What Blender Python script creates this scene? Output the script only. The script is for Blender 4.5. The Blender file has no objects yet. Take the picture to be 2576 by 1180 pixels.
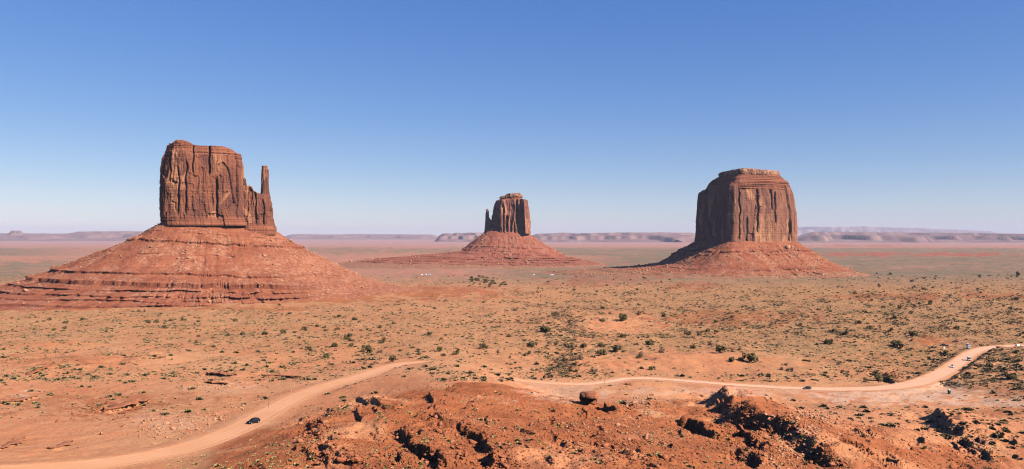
import bpy, bmesh, math, random
import numpy as np
from mathutils import Vector, Matrix, Euler

# ------------------------------------------------------------------ camera, sky, sun, exposure
SC = bpy.context.scene
COL = SC.collection
F = 2021.0                      # focal length in the 2575-wide frame the measurements were taken in
cam = bpy.data.objects.new('camera', bpy.data.cameras.new('camera'))
COL.objects.link(cam)
cam.location = (0, 0, 0)
cam.rotation_euler = (math.radians(90), 0, 0)
cam.data.sensor_width = 36.0
cam.data.lens = 36.0 * F / 2575.0
cam.data.clip_start = 1.0
cam.data.clip_end = 200000.0
SC.camera = cam

SUN_EL, SUN_AZ = math.radians(36), math.radians(119)
world = bpy.data.worlds.new('World')
SC.world = world
world.use_nodes = True
wn = world.node_tree
sky = wn.nodes.new('ShaderNodeTexSky')
sky.sky_type = 'NISHITA'
sky.sun_disc = False
sky.sun_elevation = SUN_EL
sky.sun_rotation = SUN_AZ
sky.altitude = 1600
sky.air_density = 1.0
sky.dust_density = 0.3
sky.ozone_density = 2.0
hs = wn.nodes.new('ShaderNodeHueSaturation')
hs.inputs['Hue'].default_value = 0.515
hs.inputs['Saturation'].default_value = 1.22
wn.links.new(sky.outputs[0], hs.inputs['Color'])
spr = wn.nodes.new('ShaderNodeSeparateColor'); cmb = wn.nodes.new('ShaderNodeCombineColor')
wn.links.new(hs.outputs[0], spr.inputs[0])
for ch, (ga, gg) in enumerate(((0.88, 0.926), (1.235, 0.747), (2.40, 0.50))):      # the camera's response to the sky, per channel
    pw = wn.nodes.new('ShaderNodeMath'); pw.operation = 'POWER'; pw.inputs[1].default_value = gg
    ml = wn.nodes.new('ShaderNodeMath'); ml.operation = 'MULTIPLY'; ml.inputs[1].default_value = ga
    wn.links.new(spr.outputs[ch], pw.inputs[0]); wn.links.new(pw.outputs[0], ml.inputs[0]); wn.links.new(ml.outputs[0], cmb.inputs[ch])
wn.links.new(cmb.outputs[0], wn.nodes['Background'].inputs[0])
wn.nodes['Background'].inputs[1].default_value = 0.062

sun = bpy.data.objects.new('sun', bpy.data.lights.new('sun', 'SUN'))
COL.objects.link(sun)
sun.data.energy = 5.0
sun.data.angle = math.radians(0.5)
sun.data.color = (1.0, 0.91, 0.78)
sd = Vector((math.sin(SUN_AZ) * math.cos(SUN_EL), math.cos(SUN_AZ) * math.cos(SUN_EL), math.sin(SUN_EL)))
sun.rotation_euler = sd.to_track_quat('Z', 'Y').to_euler()

SC.view_settings.view_transform = 'Standard'
SC.view_settings.look = 'None'
SC.view_settings.exposure = 0.98
SC.view_settings.gamma = 1.0
SC.view_settings.use_curve_mapping = False
SC.cycles.max_bounces = 4
SC.cycles.diffuse_bounces = 0
SC.cycles.volume_bounces = 0
SC.cycles.filter_width = 1.15

rng = np.random.default_rng(7)

# ------------------------------------------------------------------ helpers: noise
_ang = rng.uniform(0, 2 * np.pi, 256)
_G2 = np.stack([np.cos(_ang), np.sin(_ang)], 1).astype(np.float32) * 1.41
_g = rng.normal(size=(256, 3)); _g /= np.linalg.norm(_g, axis=1)[:, None]
_G3 = _g.astype(np.float32) * 1.6

def _hash(ix, iy, iz, seed):
    n = (ix * 374761393 + iy * 668265263 + iz * 2147483 * 593 + seed * 144269504) & 0xFFFFFFFF
    n = ((n ^ (n >> 13)) * 1274126177) & 0xFFFFFFFF
    n = ((n ^ (n >> 16)) * 2246822519) & 0xFFFFFFFF
    return ((n ^ (n >> 15)) & 255)

def n2(x, y, seed=0):
    x = np.asarray(x, dtype=np.float64); y = np.asarray(y, dtype=np.float64)
    x0 = np.floor(x); y0 = np.floor(y)
    fx = (x - x0).astype(np.float32); fy = (y - y0).astype(np.float32)
    ix = x0.astype(np.int64); iy = y0.astype(np.int64)
    ux = fx * fx * fx * (fx * (fx * 6 - 15) + 10); uy = fy * fy * fy * (fy * (fy * 6 - 15) + 10)
    def c(dx, dy):
        g = _G2[_hash(ix + dx, iy + dy, 0, seed)]
        return g[..., 0] * (fx - dx) + g[..., 1] * (fy - dy)
    a = c(0, 0); b = c(1, 0); a = a + ux * (b - a)
    d = c(0, 1); e = c(1, 1); d = d + ux * (e - d)
    return a + uy * (d - a)

def n3(x, y, z, seed=0):
    x, y, z = (np.asarray(v, dtype=np.float64) for v in (x, y, z))
    x0 = np.floor(x); y0 = np.floor(y); z0 = np.floor(z)
    fx = (x - x0).astype(np.float32); fy = (y - y0).astype(np.float32); fz = (z - z0).astype(np.float32)
    ix = x0.astype(np.int64); iy = y0.astype(np.int64); iz = z0.astype(np.int64)
    q = lambda f: f * f * f * (f * (f * 6 - 15) + 10)
    ux, uy, uz = q(fx), q(fy), q(fz)
    def c(dx, dy, dz):
        g = _G3[_hash(ix + dx, iy + dy, iz + dz, seed)]
        return g[..., 0] * (fx - dx) + g[..., 1] * (fy - dy) + g[..., 2] * (fz - dz)
    r = 0
    out = []
    for dz in (0, 1):
        a = c(0, 0, dz); a = a + ux * (c(1, 0, dz) - a)
        d = c(0, 1, dz); d = d + ux * (c(1, 1, dz) - d)
        out.append(a + uy * (d - a))
    return out[0] + uz * (out[1] - out[0])

def fbm2(x, y, o=3, seed=0, gain=0.5):
    s, a = 0, 1.0
    for k in range(o):
        s = s + a * n2(x * 2.03 ** k + 17.3 * k, y * 2.03 ** k - 9.1 * k, seed + k)
        a *= gain
    return s

def fbm3(x, y, z, o=3, seed=0, gain=0.5):
    s, a = 0, 1.0
    for k in range(o):
        f = 2.03 ** k
        s = s + a * n3(x * f + 5.1 * k, y * f + 3.3 * k, z * f, seed + k)
        a *= gain
    return s

def S(t):
    t = np.clip(t, 0, 1)
    return t * t * (3 - 2 * t)

def interp(x, pts):
    return np.interp(x, [p[0] for p in pts], [p[1] for p in pts])

# ------------------------------------------------------------------ helpers: objects
def tag(o, label=None, cat=None, group=None, kind=None):
    if label: o['label'] = label
    if cat: o['category'] = cat
    if group: o['group'] = group
    if kind: o['kind'] = kind
    return o

def link(name, me, mat=None, parent=None, smooth=False):
    o = bpy.data.objects.new(name, me)
    COL.objects.link(o)
    if mat is not None and not me.materials:
        me.materials.append(mat)
    if parent is not None:
        o.parent = parent
    if smooth:
        me.polygons.foreach_set('use_smooth', np.ones(len(me.polygons), dtype=bool))
    return o

def mesh_np(name, V, Q, mat=None, parent=None, smooth=False, attrs=None):
    """V (n,3), Q (m,3 or 4) -> linked object"""
    V = np.ascontiguousarray(V, dtype=np.float32); Q = np.ascontiguousarray(Q, dtype=np.int32)
    me = bpy.data.meshes.new(name)
    k = Q.shape[1]
    me.vertices.add(len(V)); me.vertices.foreach_set('co', V.ravel())
    me.loops.add(Q.size); me.loops.foreach_set('vertex_index', Q.ravel())
    me.polygons.add(len(Q))
    me.polygons.foreach_set('loop_start', np.arange(0, Q.size, k, dtype=np.int32))
    me.polygons.foreach_set('loop_total', np.full(len(Q), k, dtype=np.int32))
    me.update(calc_edges=True)
    for an, av in (attrs or {}).items():
        a = me.attributes.new(an, 'FLOAT_COLOR', 'POINT')
        a.data.foreach_set('color', np.ascontiguousarray(av, dtype=np.float32).ravel())
    return link(name, me, mat, parent, smooth)

def grid_quads(nr, nc, wrap=False):
    r = np.arange(nr - 1)[:, None]; c = np.arange(nc if wrap else nc - 1)[None, :]
    c1 = (c + 1) % nc
    return np.stack([r * nc + c, r * nc + c1, (r + 1) * nc + c1, (r + 1) * nc + c], -1).reshape(-1, 4)

def empty(name, loc, rz=0.0):
    o = bpy.data.objects.new(name, None)
    COL.objects.link(o)
    o.location = loc; o.rotation_euler = (0, 0, rz)
    o.empty_display_size = 1.0
    return o

# ------------------------------------------------------------------ materials
def new_mat(name, rough=0.9, spec=0.1):
    m = bpy.data.materials.new(name); m.use_nodes = True
    nt = m.node_tree
    b = nt.nodes['Principled BSDF']
    b.inputs['Roughness'].default_value = rough
    b.inputs['Specular IOR Level'].default_value = spec
    return m, nt, b

class NT:
    def __init__(self, nt): self.nt = nt
    def node(self, t, **kw):
        n = self.nt.nodes.new(t)
        for k, v in kw.items(): setattr(n, k, v)
        return n
    def l(self, a, b): self.nt.links.new(a, b)
    def coord(self, scale=(1, 1, 1), kind='Object'):
        tc = self.node('ShaderNodeTexCoord'); mp = self.node('ShaderNodeMapping')
        mp.inputs['Scale'].default_value = scale
        self.l(tc.outputs[kind], mp.inputs[0]); return mp.outputs[0]
    def noise(self, vec, scale, detail=4, rough=0.55, dist=0.0):
        n = self.node('ShaderNodeTexNoise')
        n.inputs['Scale'].default_value = scale; n.inputs['Detail'].default_value = detail
        n.inputs['Roughness'].default_value = rough; n.inputs['Distortion'].default_value = dist
        self.l(vec, n.inputs['Vector']); return n.outputs['Fac']
    def ramp(self, fac, lo, hi, a=0.0, b=1.0):
        n = self.node('ShaderNodeMapRange', interpolation_type='SMOOTHSTEP')
        n.inputs['From Min'].default_value = lo; n.inputs['From Max'].default_value = hi
        n.inputs['To Min'].default_value = a; n.inputs['To Max'].default_value = b
        self.l(fac, n.inputs['Value']); return n.outputs['Result']
    def math(self, op, a, b=None):
        n = self.node('ShaderNodeMath', operation=op)
        for i, v in enumerate((a, b)):
            if v is None: continue
            if isinstance(v, (int, float)): n.inputs[i].default_value = v
            else: self.l(v, n.inputs[i])
        return n.outputs[0]
    def mix(self, fac, a, b):
        n = self.node('ShaderNodeMix', data_type='RGBA')
        for sock, v in ((n.inputs[0], fac), (n.inputs[6], a), (n.inputs[7], b)):
            if isinstance(v, (int, float)): sock.default_value = v
            elif isinstance(v, tuple): sock.default_value = (*v, 1)
            else: self.l(v, sock)
        return n.outputs[2]
    def attr(self, name):
        a = self.node('ShaderNodeAttribute'); a.attribute_name = name
        s = self.node('ShaderNodeSeparateColor'); self.l(a.outputs['Color'], s.inputs[0])
        return s.outputs[0], s.outputs[1], s.outputs[2], a.outputs['Alpha']
    def bump(self, h, strength, dist, bsdf):
        n = self.node('ShaderNodeBump'); n.inputs['Strength'].default_value = strength
        n.inputs['Distance'].default_value = dist
        self.l(h, n.inputs['Height']); self.l(n.outputs[0], bsdf.inputs['Normal'])

SAND = (0.475, 0.228, 0.113)
SAND2 = (0.48, 0.198, 0.093)
RED = (0.415, 0.138, 0.056)
RED2 = (0.345, 0.104, 0.042)

def ground_material():
    m, nt, b = new_mat('desert_ground', 0.95, 0.05)
    N = NT(nt); v = N.coord()
    vs = N.coord((0.25, 1, 1))
    big = N.noise(v, 0.011, 5, 0.6)
    mid = N.noise(v, 0.07, 5, 0.65)
    fine = N.noise(v, 0.6, 4, 0.7)
    red, veg, road, pale = N.attr('mask')
    far, grn, lil, _ = N.attr('mask2')
    c = N.mix(N.ramp(big, 0.38, 0.62), SAND, SAND2)
    c = N.mix(N.ramp(mid, 0.5, 0.72, 0, 0.55), c, (0.46, 0.155, 0.075))
    c = N.mix(N.ramp(N.noise(N.coord((0.007, 0.014, 1)), 1.0, 6, 0.65), 0.48, 0.64, 0, 0.65), c, (0.46, 0.160, 0.072))
    rc = N.mix(N.ramp(mid, 0.35, 0.65), RED, RED2)
    rc = N.mix(N.ramp(N.noise(v, 0.045, 6, 0.6), 0.55, 0.72, 0, 0.7), rc, (0.39, 0.155, 0.075))
    rc = N.mix(N.ramp(N.noise(N.coord((0.03, 0.03, 0.9)), 1.0, 5, 0.75), 0.50, 0.68, 0, 0.45), rc, (0.20, 0.058, 0.028))
    rf = N.ramp(N.math('ADD', red, N.math('MULTIPLY', N.math('SUBTRACT', mid, 0.5), 0.7)), 0.3, 0.7)
    c = N.mix(rf, c, rc)
    pc = N.ramp(N.math('ADD', pale, N.math('MULTIPLY', N.math('SUBTRACT', fine, 0.5), 1.2)), 0.45, 0.75)
    c = N.mix(pc, c, (0.55, 0.31, 0.19))
    # dry grass film between the shrubs
    vf = N.math('MULTIPLY', veg, N.ramp(N.noise(v, 0.16, 6, 0.72), 0.36, 0.56))
    c = N.mix(N.math('MULTIPLY', vf, 0.9), c, (0.235, 0.148, 0.066))
    vor = N.node('ShaderNodeTexVoronoi'); vor.inputs['Scale'].default_value = 0.42; vor.inputs['Randomness'].default_value = 1.0
    N.l(v, vor.inputs['Vector'])
    vs_ = N.node('ShaderNodeSeparateColor'); N.l(vor.outputs['Color'], vs_.inputs[0])
    tuft = N.math('MULTIPLY', N.math('LESS_THAN', vor.outputs['Distance'], N.math('MULTIPLY', vs_.outputs[0], 0.42)), N.ramp(N.noise(v, 0.05, 5, 0.7), 0.36, 0.58))
    tuft = N.math('MULTIPLY', tuft, N.ramp(veg, 0.05, 0.45))
    c = N.mix(N.math('MULTIPLY', tuft, 0.8), c, N.mix(vs_.outputs[1], (0.13, 0.095, 0.062), (0.30, 0.21, 0.10)))
    vor2 = N.node('ShaderNodeTexVoronoi'); vor2.inputs['Scale'].default_value = 1.1
    N.l(v, vor2.inputs['Vector'])
    vs2 = N.node('ShaderNodeSeparateColor'); N.l(vor2.outputs['Color'], vs2.inputs[0])
    peb = N.math('MULTIPLY', N.math('LESS_THAN', vor2.outputs['Distance'], N.math('MULTIPLY', vs2.outputs[0], 0.36)), N.ramp(N.noise(v, 0.08, 5, 0.7), 0.46, 0.62, 0, 0.75))
    c = N.mix(peb, c, N.mix(vs2.outputs[1], (0.22, 0.072, 0.035), (0.44, 0.22, 0.12)))
    # far plain tints in long streaks
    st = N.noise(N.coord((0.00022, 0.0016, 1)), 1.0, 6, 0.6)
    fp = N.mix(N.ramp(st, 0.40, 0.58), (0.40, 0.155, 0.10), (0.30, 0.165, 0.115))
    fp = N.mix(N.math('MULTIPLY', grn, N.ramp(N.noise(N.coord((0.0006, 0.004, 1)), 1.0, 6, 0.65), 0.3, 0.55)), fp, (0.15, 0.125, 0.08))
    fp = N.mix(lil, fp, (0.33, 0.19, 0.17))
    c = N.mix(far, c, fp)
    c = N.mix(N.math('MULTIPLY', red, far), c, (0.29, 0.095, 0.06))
    c = N.mix(road, c, (0.56, 0.345, 0.23))
    c = N.mix(N.ramp(fine, 0.3, 0.7, 0.0, 0.25), c, (0.25, 0.10, 0.05))
    N.l(c, b.inputs['Base Color'])
    h = N.math('ADD', N.noise(v, 0.5, 6, 0.7), N.math('MULTIPLY', N.noise(v, 2.5, 3, 0.6), 0.3))
    h = N.math('ADD', h, N.math('MULTIPLY', N.math('MULTIPLY', red, N.noise(v, 1.0, 8, 0.75)), 1.6))
    N.bump(h, 0.7, 1.0, b)
    return m

def road_material():
    m, nt, b = new_mat('dirt_road', 0.95, 0.05)
    N = NT(nt); v = N.coord()
    pale, edge, rut, _ = N.attr('mask')
    c = N.mix(N.ramp(N.noise(v, 0.05, 4), 0.35, 0.65), (0.49, 0.235, 0.12), (0.52, 0.26, 0.14))
    c = N.mix(pale, c, (0.57, 0.355, 0.24))
    c = N.mix(N.math('MULTIPLY', rut, N.ramp(N.noise(v, 0.09, 4), 0.4, 0.65, 0, 0.16)), c, (0.42, 0.19, 0.095))
    e = N.ramp(N.math('ADD', edge, N.math('MULTIPLY', N.math('SUBTRACT', N.noise(v, 0.22, 5, 0.7), 0.5), 1.9)), 0.42, 0.85)
    c = N.mix(e, c, (0.49, 0.225, 0.112))
    N.l(c, b.inputs['Base Color'])
    N.bump(N.noise(v, 0.8, 4, 0.6), 0.3, 0.3, b)
    return m

def cliff_material(name, varnish=(0.112, 0.043, 0.031), mid=(0.205, 0.073, 0.041), fresh=(0.37, 0.158, 0.08), vs=0.10):
    m, nt, b = new_mat(name, 0.9, 0.12)
    N = NT(nt)
    sv = N.coord((vs, vs, vs * 0.10))
    st = N.noise(sv, 1.0, 6, 0.6, 0.4)
    st2 = N.noise(N.coord((vs * 0.28, vs * 0.28, vs * 0.13)), 1.0, 5, 0.62, 0.5)
    ho = N.noise(N.coord((0.004, 0.004, 0.30)), 1.0, 5, 0.7)
    band, rub, cap, _ = N.attr('mask')
    c = N.mix(N.ramp(N.math('ADD', N.math('MULTIPLY', st, 0.28), N.math('MULTIPLY', N.noise(N.coord((vs * 0.2, vs * 0.2, vs * 0.09)), 1.0, 7, 0.72, 0.8), 0.72)), 0.42, 0.58), varnish, mid)
    c = N.mix(N.ramp(st2, 0.53, 0.62, 0, 0.8), c, fresh)
    c = N.mix(N.ramp(N.noise(N.coord((vs * 2.2, vs * 2.2, vs * 0.14)), 1.0, 3), 0.56, 0.70, 0, 0.45), c, (0.115, 0.05, 0.042))
    bc = N.mix(N.ramp(ho, 0.38, 0.62), (0.27, 0.092, 0.048), (0.15, 0.052, 0.032))
    c = N.mix(N.math('MULTIPLY', band, 0.85), c, bc)
    c = N.mix(N.math('MULTIPLY', cap, N.ramp(N.noise(N.coord((0.12, 0.12, 0.2)), 1.0, 5), 0.42, 0.66, 0, 0.8)), c, (0.42, 0.25, 0.15))
    N.l(c, b.inputs['Base Color'])
    h = N.math('ADD', N.noise(N.coord((0.35, 0.35, 0.05)), 1.0, 6, 0.65), N.noise(N.coord((0.5, 0.5, 0.6)), 1.0, 4, 0.6))
    N.bump(h, 0.7, 1.6, b)
    return m

def talus_material(name, a=(0.40, 0.135, 0.068), bcol=(0.315, 0.095, 0.048), pale=(0.46, 0.23, 0.14)):
    m, nt, b = new_mat(name, 0.95, 0.05)
    N = NT(nt); v = N.coord()
    led, rub, veg, _ = N.attr('mask')
    c = N.mix(N.ramp(N.noise(v, 0.03, 6, 0.65), 0.36, 0.64), a, bcol)
    ho = N.noise(N.coord((0.003, 0.003, 0.22)), 1.0, 5, 0.7)
    c = N.mix(N.ramp(ho, 0.5, 0.62, 0, 0.6), c, (0.20, 0.057, 0.032))
    c = N.mix(N.math('MULTIPLY', rub, N.ramp(N.noise(v, 0.16, 6, 0.75), 0.45, 0.62)), c, pale)
    for sc_, am in ((0.16, 0.8), (0.42, 0.8)):
        vor = N.node('ShaderNodeTexVoronoi'); vor.inputs['Scale'].default_value = sc_; N.l(v, vor.inputs['Vector'])
        vs_ = N.node('ShaderNodeSeparateColor'); N.l(vor.outputs['Color'], vs_.inputs[0])
        pe = N.math('MULTIPLY', N.math('LESS_THAN', vor.outputs['Distance'], N.math('MULTIPLY', vs_.outputs[0], 0.40)), N.ramp(N.noise(v, 0.035, 5, 0.7), 0.42, 0.60, 0.12, am))
        c = N.mix(pe, c, N.mix(N.ramp(vs_.outputs[1], 0.3, 0.7), (0.165, 0.058, 0.036), (0.40, 0.21, 0.135)))
    c = N.mix(led, c, (0.125, 0.037, 0.022))  # ledge risers: dark shale colour, deepened with painted overhang shadow
    c = N.mix(N.math('MULTIPLY', veg, N.ramp(N.noise(v, 0.09, 6, 0.7), 0.4, 0.6)), c, (0.28, 0.17, 0.10))
    N.l(c, b.inputs['Base Color'])
    h = N.math('ADD', N.noise(v, 0.12, 6, 0.75), N.math('MULTIPLY', N.noise(v, 0.5, 4, 0.7), 0.5))
    N.bump(h, 0.8, 2.5, b)
    return m

def rock_material(name, a, bc):
    m, nt, b = new_mat(name, 0.92, 0.1)
    N = NT(nt); v = N.coord()
    oi = N.node('ShaderNodeObjectInfo')
    c = N.mix(N.ramp(N.noise(v, 0.5, 5, 0.65), 0.35, 0.65), a, bc)
    c = N.mix(N.math('MULTIPLY', oi.outputs['Random'], 0.35), c, (0.45, 0.2, 0.11))
    N.l(c, b.inputs['Base Color'])
    N.bump(N.noise(v, 1.2, 5, 0.7), 0.6, 0.4, b)
    return m

def leaf_material(name, a, bc, var=True):
    m, nt, b = new_mat(name, 0.85, 0.1)
    N = NT(nt); v = N.coord()
    t, _, _, _ = N.attr('tint')
    c = N.mix(t, a, bc)
    oi = N.node('ShaderNodeObjectInfo')
    c = N.mix(N.math('MULTIPLY', oi.outputs['Random'], 0.5), c, bc)
    c = N.mix(N.ramp(N.noise(v, 1.5, 3), 0.4, 0.6, 0, 0.4), c, a)
    N.l(c, b.inputs['Base Color'])
    return m

def plain(name, col, rough=0.6, spec=0.3, metal=0.0, bump=0.0, coat=0.0):
    m, nt, b = new_mat(name, rough, spec)
    N = NT(nt); v = N.coord()
    c = N.mix(N.ramp(N.noise(v, 3.0, 3), 0.35, 0.65, 0, 0.35), col, tuple(x * 0.82 for x in col))
    N.l(c, b.inputs['Base Color'])
    b.inputs['Metallic'].default_value = metal
    if coat: b.inputs['Coat Weight'].default_value = coat
    return m

M_GROUND = ground_material()
M_ROAD = road_material()
M_CLIFF_W = cliff_material('sandstone_brown')
M_CLIFF_E = cliff_material('sandstone_dusky', (0.145, 0.056, 0.043), (0.23, 0.086, 0.056), (0.36, 0.15, 0.087), 0.08)
M_CLIFF_M = cliff_material('sandstone_warm', (0.145, 0.062, 0.045), (0.24, 0.097, 0.059), (0.41, 0.19, 0.10), 0.06)
M_TALUS = talus_material('red_talus', (0.285, 0.100, 0.053), (0.22, 0.068, 0.036), (0.35, 0.17, 0.105))
M_TALUS_E = talus_material('dusky_talus', (0.265, 0.088, 0.056), (0.205, 0.064, 0.042), (0.30, 0.14, 0.095))
M_ROCK = rock_material('red_rock', (0.31, 0.098, 0.044), (0.22, 0.066, 0.032))
M_LEDGE = rock_material('ledge_rock', (0.30, 0.105, 0.050), (0.21, 0.066, 0.032))
M_ROCK_PALE = rock_material('pale_rock', (0.45, 0.22, 0.125), (0.36, 0.15, 0.08))
M_MESA = cliff_material('far_mesa_hazed_rock', (0.15, 0.09, 0.095), (0.185, 0.11, 0.108), (0.22, 0.135, 0.12), 0.004)  # close, purplish tones: distance haze partly painted into the rock colour

# ------------------------------------------------------------------ the terrain
DISP_CX, DISP_CY = 1287.5, 590.0
def PX(px): return (np.asarray(px, dtype=float) - DISP_CX) / F

# control points: (px, distance in front of the eye, height relative to the eye)
CTRL = []
def cp(px, py, D): CTRL.append((px, D, (DISP_CY - py) / F * D))
def cz(px, D, Z): CTRL.append((px, D, Z))
ROAD = [(-300, 190, -57), (-80, 198, -58.8), (100, 209, -61), (239, 216, -62), (298, 222, -62.5), (447, 235, -63.5), (559, 257, -64.5), (637, 284, -66.2),
        (720, 332, -69), (800, 373, -71), (880, 404, -73), (940, 437, -75), (985, 474, -77), (1050, 500, -79),
        (1110, 503, -80.5), (1180, 494, -83), (1260, 482, -86), (1330, 480, -88), (1430, 485, -90.5), (1500, 494, -92),
        (1560, 515, -92.5), (1610, 523, -93), (1700, 520, -94), (1800, 513, -95), (1900, 509, -96), (2030, 505, -97),
        (2150, 505, -97.3), (2270, 512, -97.5), (2340, 543, -98), (2395, 591, -98), (2425, 639, -98), (2450, 680, -98.2),
        (2490, 705, -98.4), (2560, 716, -98.5), (2750, 722, -98.5)]
for i, r in enumerate(ROAD):
    if i % 2 == 0: CTRL.append(r)
# foreground spur
cp(1290, 1180, 150); cp(1100, 1180, 152); cp(900, 1180, 155); cp(700, 1180, 160); cp(520, 1180, 166)
cp(1250, 960, 270); cp(1270, 1050, 205); cp(1130, 975, 262); cp(1330, 985, 262); cp(1000, 1012, 236); cp(900, 1003, 232)
cp(800, 1060, 205); cp(700, 1110, 188); cp(1000, 1100, 182); cp(1420, 1040, 222); cp(1450, 1110, 178)
cz(1240, 310, -59); cz(1240, 350, -66); cp(1240, 936, 420); cz(1050, 300, -59); cp(1080, 952, 345); cp(1100, 912, 458); cp(1180, 921, 442); cp(1300, 957, 422); cp(1150, 950, 345); cz(900, 285, -61.5); cz(880, 330, -67.5)
cz(700, 232, -59.5); cz(700, 285, -66.3); cz(560, 195, -57); cz(430, 195, -58.5); cz(810, 250, -59.5); cz(420, 160, -52)
# left of the road
cz(0, 240, -63.5); cz(100, 265, -66.5); cz(300, 290, -67.5); cz(450, 330, -70); cz(300, 370, -74); cz(0, 360, -73.5); cz(600, 430, -77)
cz(100, 520, -80.5); cz(500, 560, -83.5); cz(100, 680, -87.5); cz(500, 720, -89.5); cz(100, 950, -95); cz(0, 1060, -98.5); cz(600, 1000, -96.5)
cz(850, 560, -84); cz(900, 700, -89.5); cz(1100, 600, -86); cz(1100, 700, -90); cz(1000, 910, -95); cz(1290, 620, -90.5); cz(1290, 850, -94.5)
cz(1290, 1150, -97.5); cz(1290, 1700, -102); cz(1290, 2450, -109.5)
# right
cz(1450, 620, -93.5); cz(1600, 600, -93.5); cz(1750, 610, -93.6); cz(1900, 640, -96.5); cz(1900, 950, -98.7); cz(2200, 650, -98.2); cz(2370, 715, -98.4)
cz(2500, 645, -94); cz(2560, 560, -93.5); cz(2560, 460, -91.5); cz(2400, 520, -97.5); cz(2380, 470, -95.5); cz(2300, 800, -98.8); cz(2500, 1000, -99.5); cz(1550, 900, -96)
cz(1290, 900, -95.3)
# right foreground
cp(1480, 1010, 288); cp(1600, 1012, 292); cp(1700, 1062, 240); cp(1600, 1100, 192); cp(1800, 1000, 300); cp(1900, 1130, 206); cp(1900, 1180, 181)
cp(1600, 1180, 156); cp(1750, 1180, 166); cp(2050, 1100, 243); cp(2100, 1050, 325); cp(2200, 1022, 430); cp(2300, 1180, 235); cp(2100, 1180, 205); cp(2560, 1180, 258)
cp(2400, 1120, 305); cp(2560, 1060, 380); cp(2250, 1080, 320); cp(2450, 1040, 415)
cz(1480, 330, -69); cz(1480, 430, -85); cz(1600, 345, -71); cz(1600, 440, -87); cz(1800, 345, -70); cz(1800, 430, -88.5); cz(1950, 330, -72); cz(1950, 430, -90.5)
cz(1380, 330, -68); cz(1380, 420, -84)
# under and around the viewpoint, sides, far
for px in (-1400, -500, 300, 1000, 1600, 2300, 3200, 4000):
    cz(px, 60, -32); cz(px, 25, -15); cz(px, 105, -44 if 600 < px < 2000 else -47)
for px in (-1400, -600):
    cz(px, 250, -64); cz(px, 600, -84); cz(px, 1100, -98)
for px in (3200, 4000):
    cz(px, 250, -72); cz(px, 600, -94); cz(px, 1100, -99)
for px in (-1400, -500, 400, 1290, 2000, 2600, 3300, 4000):
    cz(px, 2000, -104); cz(px, 3500, -112); cz(px, 8000, -129); cz(px, 24000, -150); cz(px, 60000, -165)

C = np.array(CTRL)
cu, cv, czz = PX(C[:, 0]), np.log(C[:, 1]), C[:, 2]
def tps(r2): return 0.5 * r2 * np.log(r2 + 1e-9)
n = len(C)
A = np.zeros((n + 3, n + 3))
A[:n, :n] = tps((cu[:, None] - cu) ** 2 + (cv[:, None] - cv) ** 2) + np.eye(n) * 2e-4
P = np.stack([np.ones(n), cu, cv], 1)
A[:n, n:] = P; A[n:, :n] = P.T
W = np.linalg.solve(A, np.concatenate([czz, np.zeros(3)]))
def base_z(u, v):
    sh = u.shape; u = u.ravel(); v = v.ravel()
    r = W[n] + W[n + 1] * u + W[n + 2] * v
    for k in range(n):
        r = r + W[k] * tps((u - cu[k]) ** 2 + (v - cv[k]) ** 2)
    return r.reshape(sh)

# grid lines: constant bearing (u) and constant depth (D)
uc = np.concatenate([np.linspace(-1.7, -0.72, 34)[:-1], np.linspace(-0.72, 0.72, 1480), np.linspace(0.72, 1.7, 34)[1:]])
Ds = [12.0]
while Ds[-1] < 60000:
    d = Ds[-1]
    if d < 135: s = 4.0
    elif d < 340: s = 0.30 + 0.0016 * (d - 100)
    elif d < 1100: s = 0.0026 * d
    elif d < 4500: s = 0.0045 * d
    else: s = 0.016 * d
    Ds.append(d + s)
Ds = np.array(Ds)
NR, NC = len(Ds), len(uc)
gu = np.linspace(-1.7, 1.7, 260); gv = np.linspace(math.log(12), math.log(62000), 340)
coarse = base_z(*np.meshgrid(gu, gv))
def bil(G, ga, gb, a, b):
    """G[b, a] bilinear on regular axes"""
    fa = np.clip((a - ga[0]) / (ga[1] - ga[0]), 0, len(ga) - 1.001); fb = np.clip((b - gb[0]) / (gb[1] - gb[0]), 0, len(gb) - 1.001)
    ia = fa.astype(int); ib = fb.astype(int); fa = fa - ia; fb = fb - ib
    return (G[ib, ia] * (1 - fa) + G[ib, ia + 1] * fa) * (1 - fb) + (G[ib + 1, ia] * (1 - fa) + G[ib + 1, ia + 1] * fa) * fb
U, DD = np.meshgrid(uc, Ds)
Z = bil(coarse, gu, gv, U, np.log(DD))
Z = np.where(DD < 132, np.minimum(Z, -0.335 * DD - 0.5), Z)      # the slope below the viewpoint falls away under the frame
X = U * DD; Y = DD

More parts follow.
